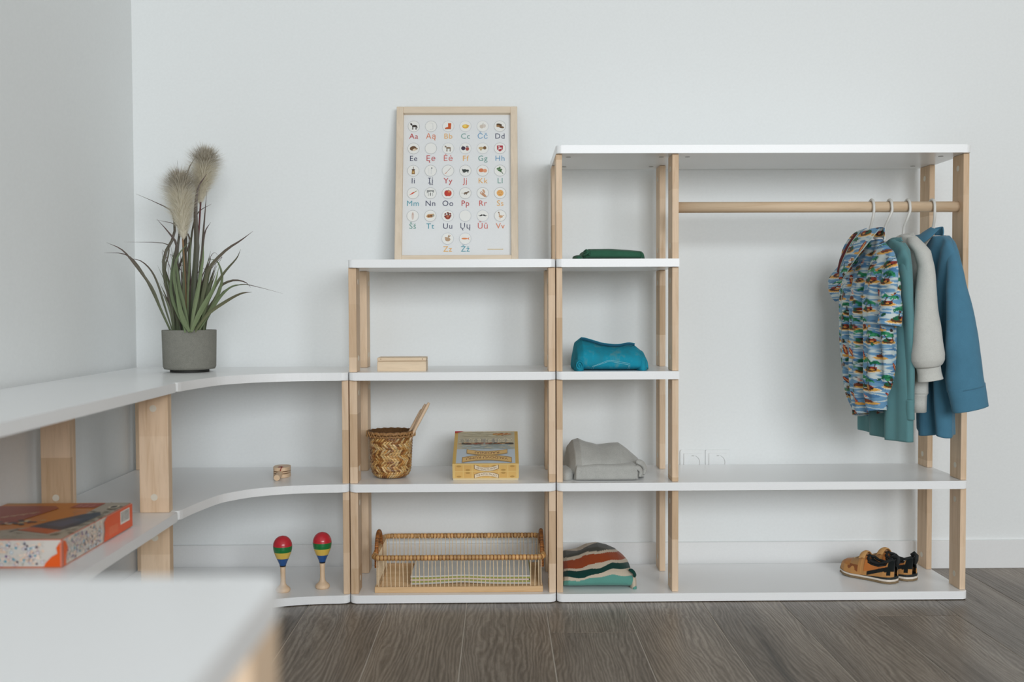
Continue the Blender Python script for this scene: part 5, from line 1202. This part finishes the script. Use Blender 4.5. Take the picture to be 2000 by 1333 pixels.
# grey jersey
M_SWE = fabric('grey_jersey', lin((186, 186, 181)), .95, .5, 700, .10, .2, mel=.4, melc=lin((128, 128, 124)))
st_, sr = folded('folded_sweater', 'mid-grey folded sweater with one limp sleeve at its left', 'sweater', [(1113, .10, .20, .030, .050), (1120, .070, .21, .048, .070), (1130, .046, .215, .060, .088), (1142, .038, .215, .064, .094), (1158, .036, .215, .058, .084), (1180, .035, .215, .052, .074), (1205, .035, .215, .052, .076), (1222, .035, .215, .050, .076), (1240, .036, .215, .042, .060), (1252, .038, .21, .036, .048), (1262, .05, .19, .028, .038), (1268, .08, .16, .012, .02)], T[1], M_SWE, seed=17, e=2.8, amp=.013, rows=160, n=120)
fa, fb = folded('panel', 'x', 'x', [(1127, .050, .10, .010, .012), (1131, .030, .12, .038, .040), (1150, .026, .12, .041, .043), (1200, .025, .12, .041, .043), (1240, .026, .12, .040, .042), (1249, .030, .12, .037, .039), (1253, .05, .10, .012, .016)], T[1], M_SWE, seed=23, e=5, amp=.0065)
for k_ in ('label', 'category'): del fa[k_]
def reparent(o, p):
    d = ORG[o.name] - ORG[p.name]; o.parent = p; o.location = d
reparent(fa, st_); fa.name = 'front_panel'; ORG['front_panel'] = ORG[st_.name]
lump('sleeve', x_(1114), .085, T[1], .020, .052, .028, M_SWE, st_, 7, .002)
def folded_tube(name, pts, r, rad, mat, parent, flat=.7): return bmk(name, tube(catmull(pts, 30), r, 14, rad=[r * np.interp(k / 29, [0, .2, .8, 1], rad) for k in range(30)], flat=flat), mat, parent, True)
folded_tube('rolled_cuff', [(x_(1250), .040, T[1] + .046), (x_(1262), .048, T[1] + .040), (x_(1268), .056, T[1] + .026), (x_(1266), .052, T[1] + .012)], .009, (.5, 1, 1, .6), M_SWE, st_)
folded_tube('rolled_cuff', [(x_(1246), .032, T[1] + .034), (x_(1255), .034, T[1] + .030), (x_(1259), .038, T[1] + .020), (x_(1256), .036, T[1] + .009)], .007, (.5, 1, 1, .6), M_SWE, st_)
# striped jersey
CRM, CHA, RST, DGR, SEA = lin((206, 192, 172)), lin((74, 74, 66)), lin((158, 70, 30)), lin((16, 62, 56)), lin((98, 158, 146))
# boundaries: fraction of the arc from front bottom to the back, as functions of t along the length
SX = [0, .1, .3, .5, .7, .9, 1]
SB_ = [(SEA, [1142, 1142, 1140, 1133, 1130, 1132, 1132]), (CRM, [1133, 1134, 1136, 1126, 1118, 1117, 1117]), (DGR, [1123, 1121, 1120, 1116, 1106, 1105, 1106]), (CRM, [1118, 1117, 1114, 1104, 1101, 1098, 1098]),
       (RST, [1103, 1101, 1093, 1086, 1085, 1081, 1082]), (CRM, [1097, 1095, 1087, 1081, 1080, 1077, 1076]), (CHA, [1083, 1082, 1080, 1066, 1060, 1060, 1060]), (CRM, [1070, 1070, 1060, 1055, 1050, 1050, 1050]), (CHA, [1000] * 7)]
def stripe(t, a, h, y):   # woven stripes, sized from the photo's band widths
    v = 606 + (CPOS[2] - (T[0] + h)) * 2000 / (y - CPOS[1]) + 1.2 * math.sin(t * 21)
    for c, tab in SB_:
        if v > np.interp(t, SX, tab): return c
    return CRM
M_STR = attr_mat('striped_jersey', .92, .15, .35, .15, 900, .10)
kt, kr = folded('folded_shirt', 'striped folded top in rust, cream, green and charcoal on the bottom shelf', 'shirt', [(1103, .07, .22, .024, .052), (1108, .045, .225, .034, .060), (1116, .036, .228, .042, .066), (1140, .034, .228, .046, .072), (1160, .034, .228, .050, .084), (1180, .034, .228, .054, .088), (1200, .034, .228, .056, .082), (1218, .034, .225, .054, .072), (1232, .036, .21, .046, .058), (1242, .042, .18, .038, .046), (1247, .055, .14, .018, .024)], T[0], M_STR, seed=29, e=3.0, amp=.0075, colf=stripe, n=240, rows=220)
lump('sleeve', x_(1246), .060, T[0], .0085, .022, .030, fabric('cream_jersey', CRM), kt, 11, .0022)
folded_tube('rolled_edge', [(x_(1236), .046, T[0] + .048), (x_(1243), .044, T[0] + .044), (x_(1248), .048, T[0] + .034), (x_(1247), .050, T[0] + .026)], .0050, (.5, 1, 1, .5), fabric('deep_green_jersey', DGR), kt)
lump('seam_corner', x_(1247), .046, T[0], .006, .010, .008, fabric('sea_green_jersey', SEA), kt, 12, .001)

# ============================================================ shoes
SUE = {'tan': lin((196, 142, 84)), 'tan2': lin((184, 122, 62)), 'brown': lin((140, 82, 44)), 'black': (.006, .009, .009), 'white': lin((226, 216, 204)), 'gum': lin((132, 112, 84)), 'ora': lin((198, 120, 58))}
M_SHOE = attr_mat('suede_panels', .88, .2, .3, .25, 1100, .16)
def shoe(heel, toe, label, mirror=1):
    heel = Vector(heel); toe = Vector(toe); ax = (toe - heel); L = ax.length; ax /= L; sd = Vector((-ax.y, ax.x, 0)) * mirror   # sd: outer (camera) side
    if sd.y > 0 and mirror == 1: sd = -sd
    r = root('toddler_shoe', tuple(heel + ax * L / 2), label, 'shoe', 'pair of tan suede trainers')
    zf = heel.z
    HW = [(0, .009), (.012, .0155), (.035, .0210), (.08, .0250), (.15, .0275), (.35, .0265), (.55, .0285), (.72, .0315), (.86, .0290), (.95, .0205), (1, .006)]
    def hw(t): return interp(t, HW)[0]
    TOP = [(0, .058), (.05, .060), (.12, .056), (.25, .047), (.38, .049), (.48, .058), (.55, .061), (.66, .050), (.78, .043), (.9, .036), (.97, .027), (1, .018)]
    SPR = lambda t: .0075 * max(0, (t - .70) / .30) ** 1.8
    def sole(z0, z1, off, name, mat, wd=1.0, taper=None):
        n = 40; ring0 = []; ring1 = []
        for s in (1, -1):
            ts = np.linspace(0, 1, n) if s == 1 else np.linspace(1, 0, n)
            for t in ts:
                w_ = (hw(t) + off) * (1 if 0.001 < t < .999 else .75); e = -off if t == 0 else (off if t == 1 else 0)
                c = heel + ax * (t * L + e) + sd * (s * w_); lo = z0(t) if callable(z0) else z0; hi = z1(t) if callable(z1) else z1
                ring0.append(Vector((c.x, c.y, zf + lo + SPR(t)))); ring1.append(Vector((c.x, c.y, zf + hi + SPR(t))))
        rr = [ring0, ring1]; cen = heel + ax * L * .5
        V, F = loft(rr, (True, True)); return mk(name, V, F, mat, r, False)
    sole(.0012, .0065, .0022, 'outsole', plain('gum_rubber', SUE['gum'], .6, .3, 0, 200, .1))
    for k in range(13):
        t = .05 + .9 * k / 12; c = heel + ax * (t * L); w_ = hw(t) * .98
        bm = box(-.0022, .0022, -w_, w_, 0, .004); ang = math.atan2(ax.y, ax.x); bmesh.ops.transform(bm, matrix=Matrix.Translation((c.x, c.y, zf + SPR(t) + .0002)) @ Matrix.Rotation(ang, 4, 'Z'), verts=bm.verts); bmk('tread', bm, plain('gum_rubber_dark', lin((96, 82, 62)), .6), r)
    sole(.0062, lambda t: .0115 - .001 * t, .0016, 'midsole', plain('white_foam', SUE['white'], .6))
    sole(.0110, lambda t: .0105 + .0075 * max(0, 1 - t / .62), .0010, 'heel_wedge', plain('black_foam', (.012, .016, .016), .6))
    # upper
    n = 150; rows = 200; V = []; K = []; rings = []
    for i in range(rows + 1):
        t = i / rows; c = heel + ax * (t * L * .985 + .001); w_ = hw(t) * 1; top = interp(t, TOP)[0] * 1.02; zb_ = .0095; openw = 0
        if .05 < t < .50: openw = min(1, ((t - .05) / .06)) * min(1, ((.50 - t) / .05)) * .66
        ring = []
        for k in range(n + 1):
            a = -math.pi / 2 * 0 + math.pi * k / n   # 0..pi from outer base over the top to inner base
            ct, st2 = math.cos(a), math.sin(a); e = 2.6 if t < .5 else 2.2
            u = w_ * math.copysign(abs(ct) ** (2 / e), ct) * (1 - .22 * st2 * (1 if t < .55 else .3)); h = zb_ + (top - zb_) * abs(st2) ** (2 / e)
            if openw:   # pull the crown of the arch down inside to form the shoe's mouth
                q = max(0, 1 - abs(ct) / openw) ; 
                if q > 0: h -= (top - .016) * min(1, q * 2.4)
            ring.append(Vector((c.x, c.y, 0)) + sd * u + Vector((0, 0, zf + h + SPR(t))))
            hn = h
            # panel colours in (t from heel, height)
            col = SUE['tan']
            if openw and abs(ct) < openw * 1.02: col = SUE['black'] if abs(ct) > openw * .2 or t > .2 else (.02, .02, .02)
            elif openw and abs(ct) < openw * 1.14: col = SUE['black']
            else:
                if .10 < t < .50 and hn > .030 - .02 * (t - .1): col = SUE['ora']
                if t < .085 and hn > .034: col = SUE['black']
                zl = .0385 - .055 * max(0, t - .06); 
                if t < .44 and zl - .0045 * (1 if t > .12 else 1.6) < hn < zl + .0052: col = SUE['black']
                if .03 < t < .09 and .022 < hn < .034: col = SUE['black']
                if .60 < t < .66 and .016 + (t - .60) * .1 < hn < .042: col = SUE['brown']
                if .66 <= t < .80 and .026 + .004 * math.sin((t - .66) * 45) < hn < .0345: col = SUE['brown']
                if .76 < t < .94 and hn > .0295 - .012 * (t - .76): col = SUE['tan2'] if t < .88 else SUE['tan2']
                if t >= .94 or (t > .5 and hn < .018): col = SUE['tan']
                if .60 < t < .76 and hn >= .0345: col = lin((176, 132, 82))
            K.append(col)
        rings.append(ring)
    m_ = n + 1; V = [p for rg in rings for p in rg]; F = []
    for i in range(rows):
        for k in range(n): F.append([i * m_ + k, i * m_ + k + 1, (i + 1) * m_ + k + 1, (i + 1) * m_ + k])
    up = mk('upper', V, F, M_SHOE, r, True, cols=K); q = up.modifiers.new('Solidify', 'SOLIDIFY'); q.thickness = .0012; q.offset = 0
    # padded black collar around the mouth
    loop = []
    for s in (1, -1):
        tsn = np.linspace(.03, .50, 18) if s == 1 else np.linspace(.50, .03, 18)
        for t in tsn:
            w_ = hw(t) * (.60 if .06 < t < .47 else .25); top = interp(t, TOP)[0]; c = heel + ax * (t * L); p = Vector((c.x, c.y, zf + top * 1.0 - .0015)) + sd * (s * w_); loop.append(p)
    bmk('collar', tube(loop, .0036, 8, closed=True), plain('black_mesh_padding', (.008, .010, .010), .8), r, True)
    hl = heel + ax * .001; bmk('pull_tab', tube([hl + Vector((0, 0, .044)), hl - ax * .006 + Vector((0, 0, .056)), hl - ax * .007 + Vector((0, 0, .066)), hl - ax * .001 + Vector((0, 0, .071)), hl + ax * .007 + Vector((0, 0, .064))], .0038, 8, flat=1.5), plain('black_webbing', (.010, .012, .012), .7), r, True)
    # strap over the instep
    V = []; F = []; m = 14
    for i in range(5):
        t = .50 + .105 * i / 4; top = interp(t, TOP)[0]; c = heel + ax * (t * L)
        for k in range(m + 1):
            a = math.pi * (.24 + .62 * k / m); u = hw(t) * 1.06 * math.cos(a) * (1 - .22 * math.sin(a) * .6); h = .010 + (top * 1.06 - .010) * abs(math.sin(a)) ** .8 + .0035
            V.append(Vector((c.x, c.y, zf + h)) + sd * u)
    for i in range(4):
        for k in range(m): F.append([i * (m + 1) + k, i * (m + 1) + k + 1, (i + 1) * (m + 1) + k + 1, (i + 1) * (m + 1) + k])
    o = mk('strap', V, F, plain('strap_suede', lin((208, 160, 104)), .9, .2, .3, 900, .12), r, True); q = o.modifiers.new('Solidify', 'SOLIDIFY'); q.thickness = .003; q.offset = 1; q = o.modifiers.new('Subdivision', 'SUBSURF'); q.levels = q.render_levels = 2
    # insole print
    c = heel + ax * (L * .30); bmk('insole', lathe([(0, 0), (.010, 0), (.012, .0008), (0, .0012)], (c.x, c.y, zf + .024), 16), plain('insole_print', lin((190, 178, 164)), .7), r)
    # lace zigzag
    zg = []
    for k in range(7):
        t = .62 + .12 * k / 6; top = interp(t, TOP)[0]; c = heel + ax * (t * L); zg.append(Vector((c.x, c.y, zf + top + .0012)) + sd * (.007 * (1 if k % 2 else -1) + .004))
    bmk('laces', tube(zg, .0011, 6), plain('lace_cream', lin((206, 180, 140)), .8), r)
h1 = onZ(1752, 1139, T[0]); t1 = onZ(1634, 1107, T[0])
shoe((1.0005, .076, T[0]), (.9010, .235 - .045, T[0]), 'tan suede toddler shoe nearer the camera, full side showing')
shoe((1.0560, .098, T[0]), (.9660, .232, T[0]), 'tan suede toddler shoe behind its mate, mostly its black heel showing')
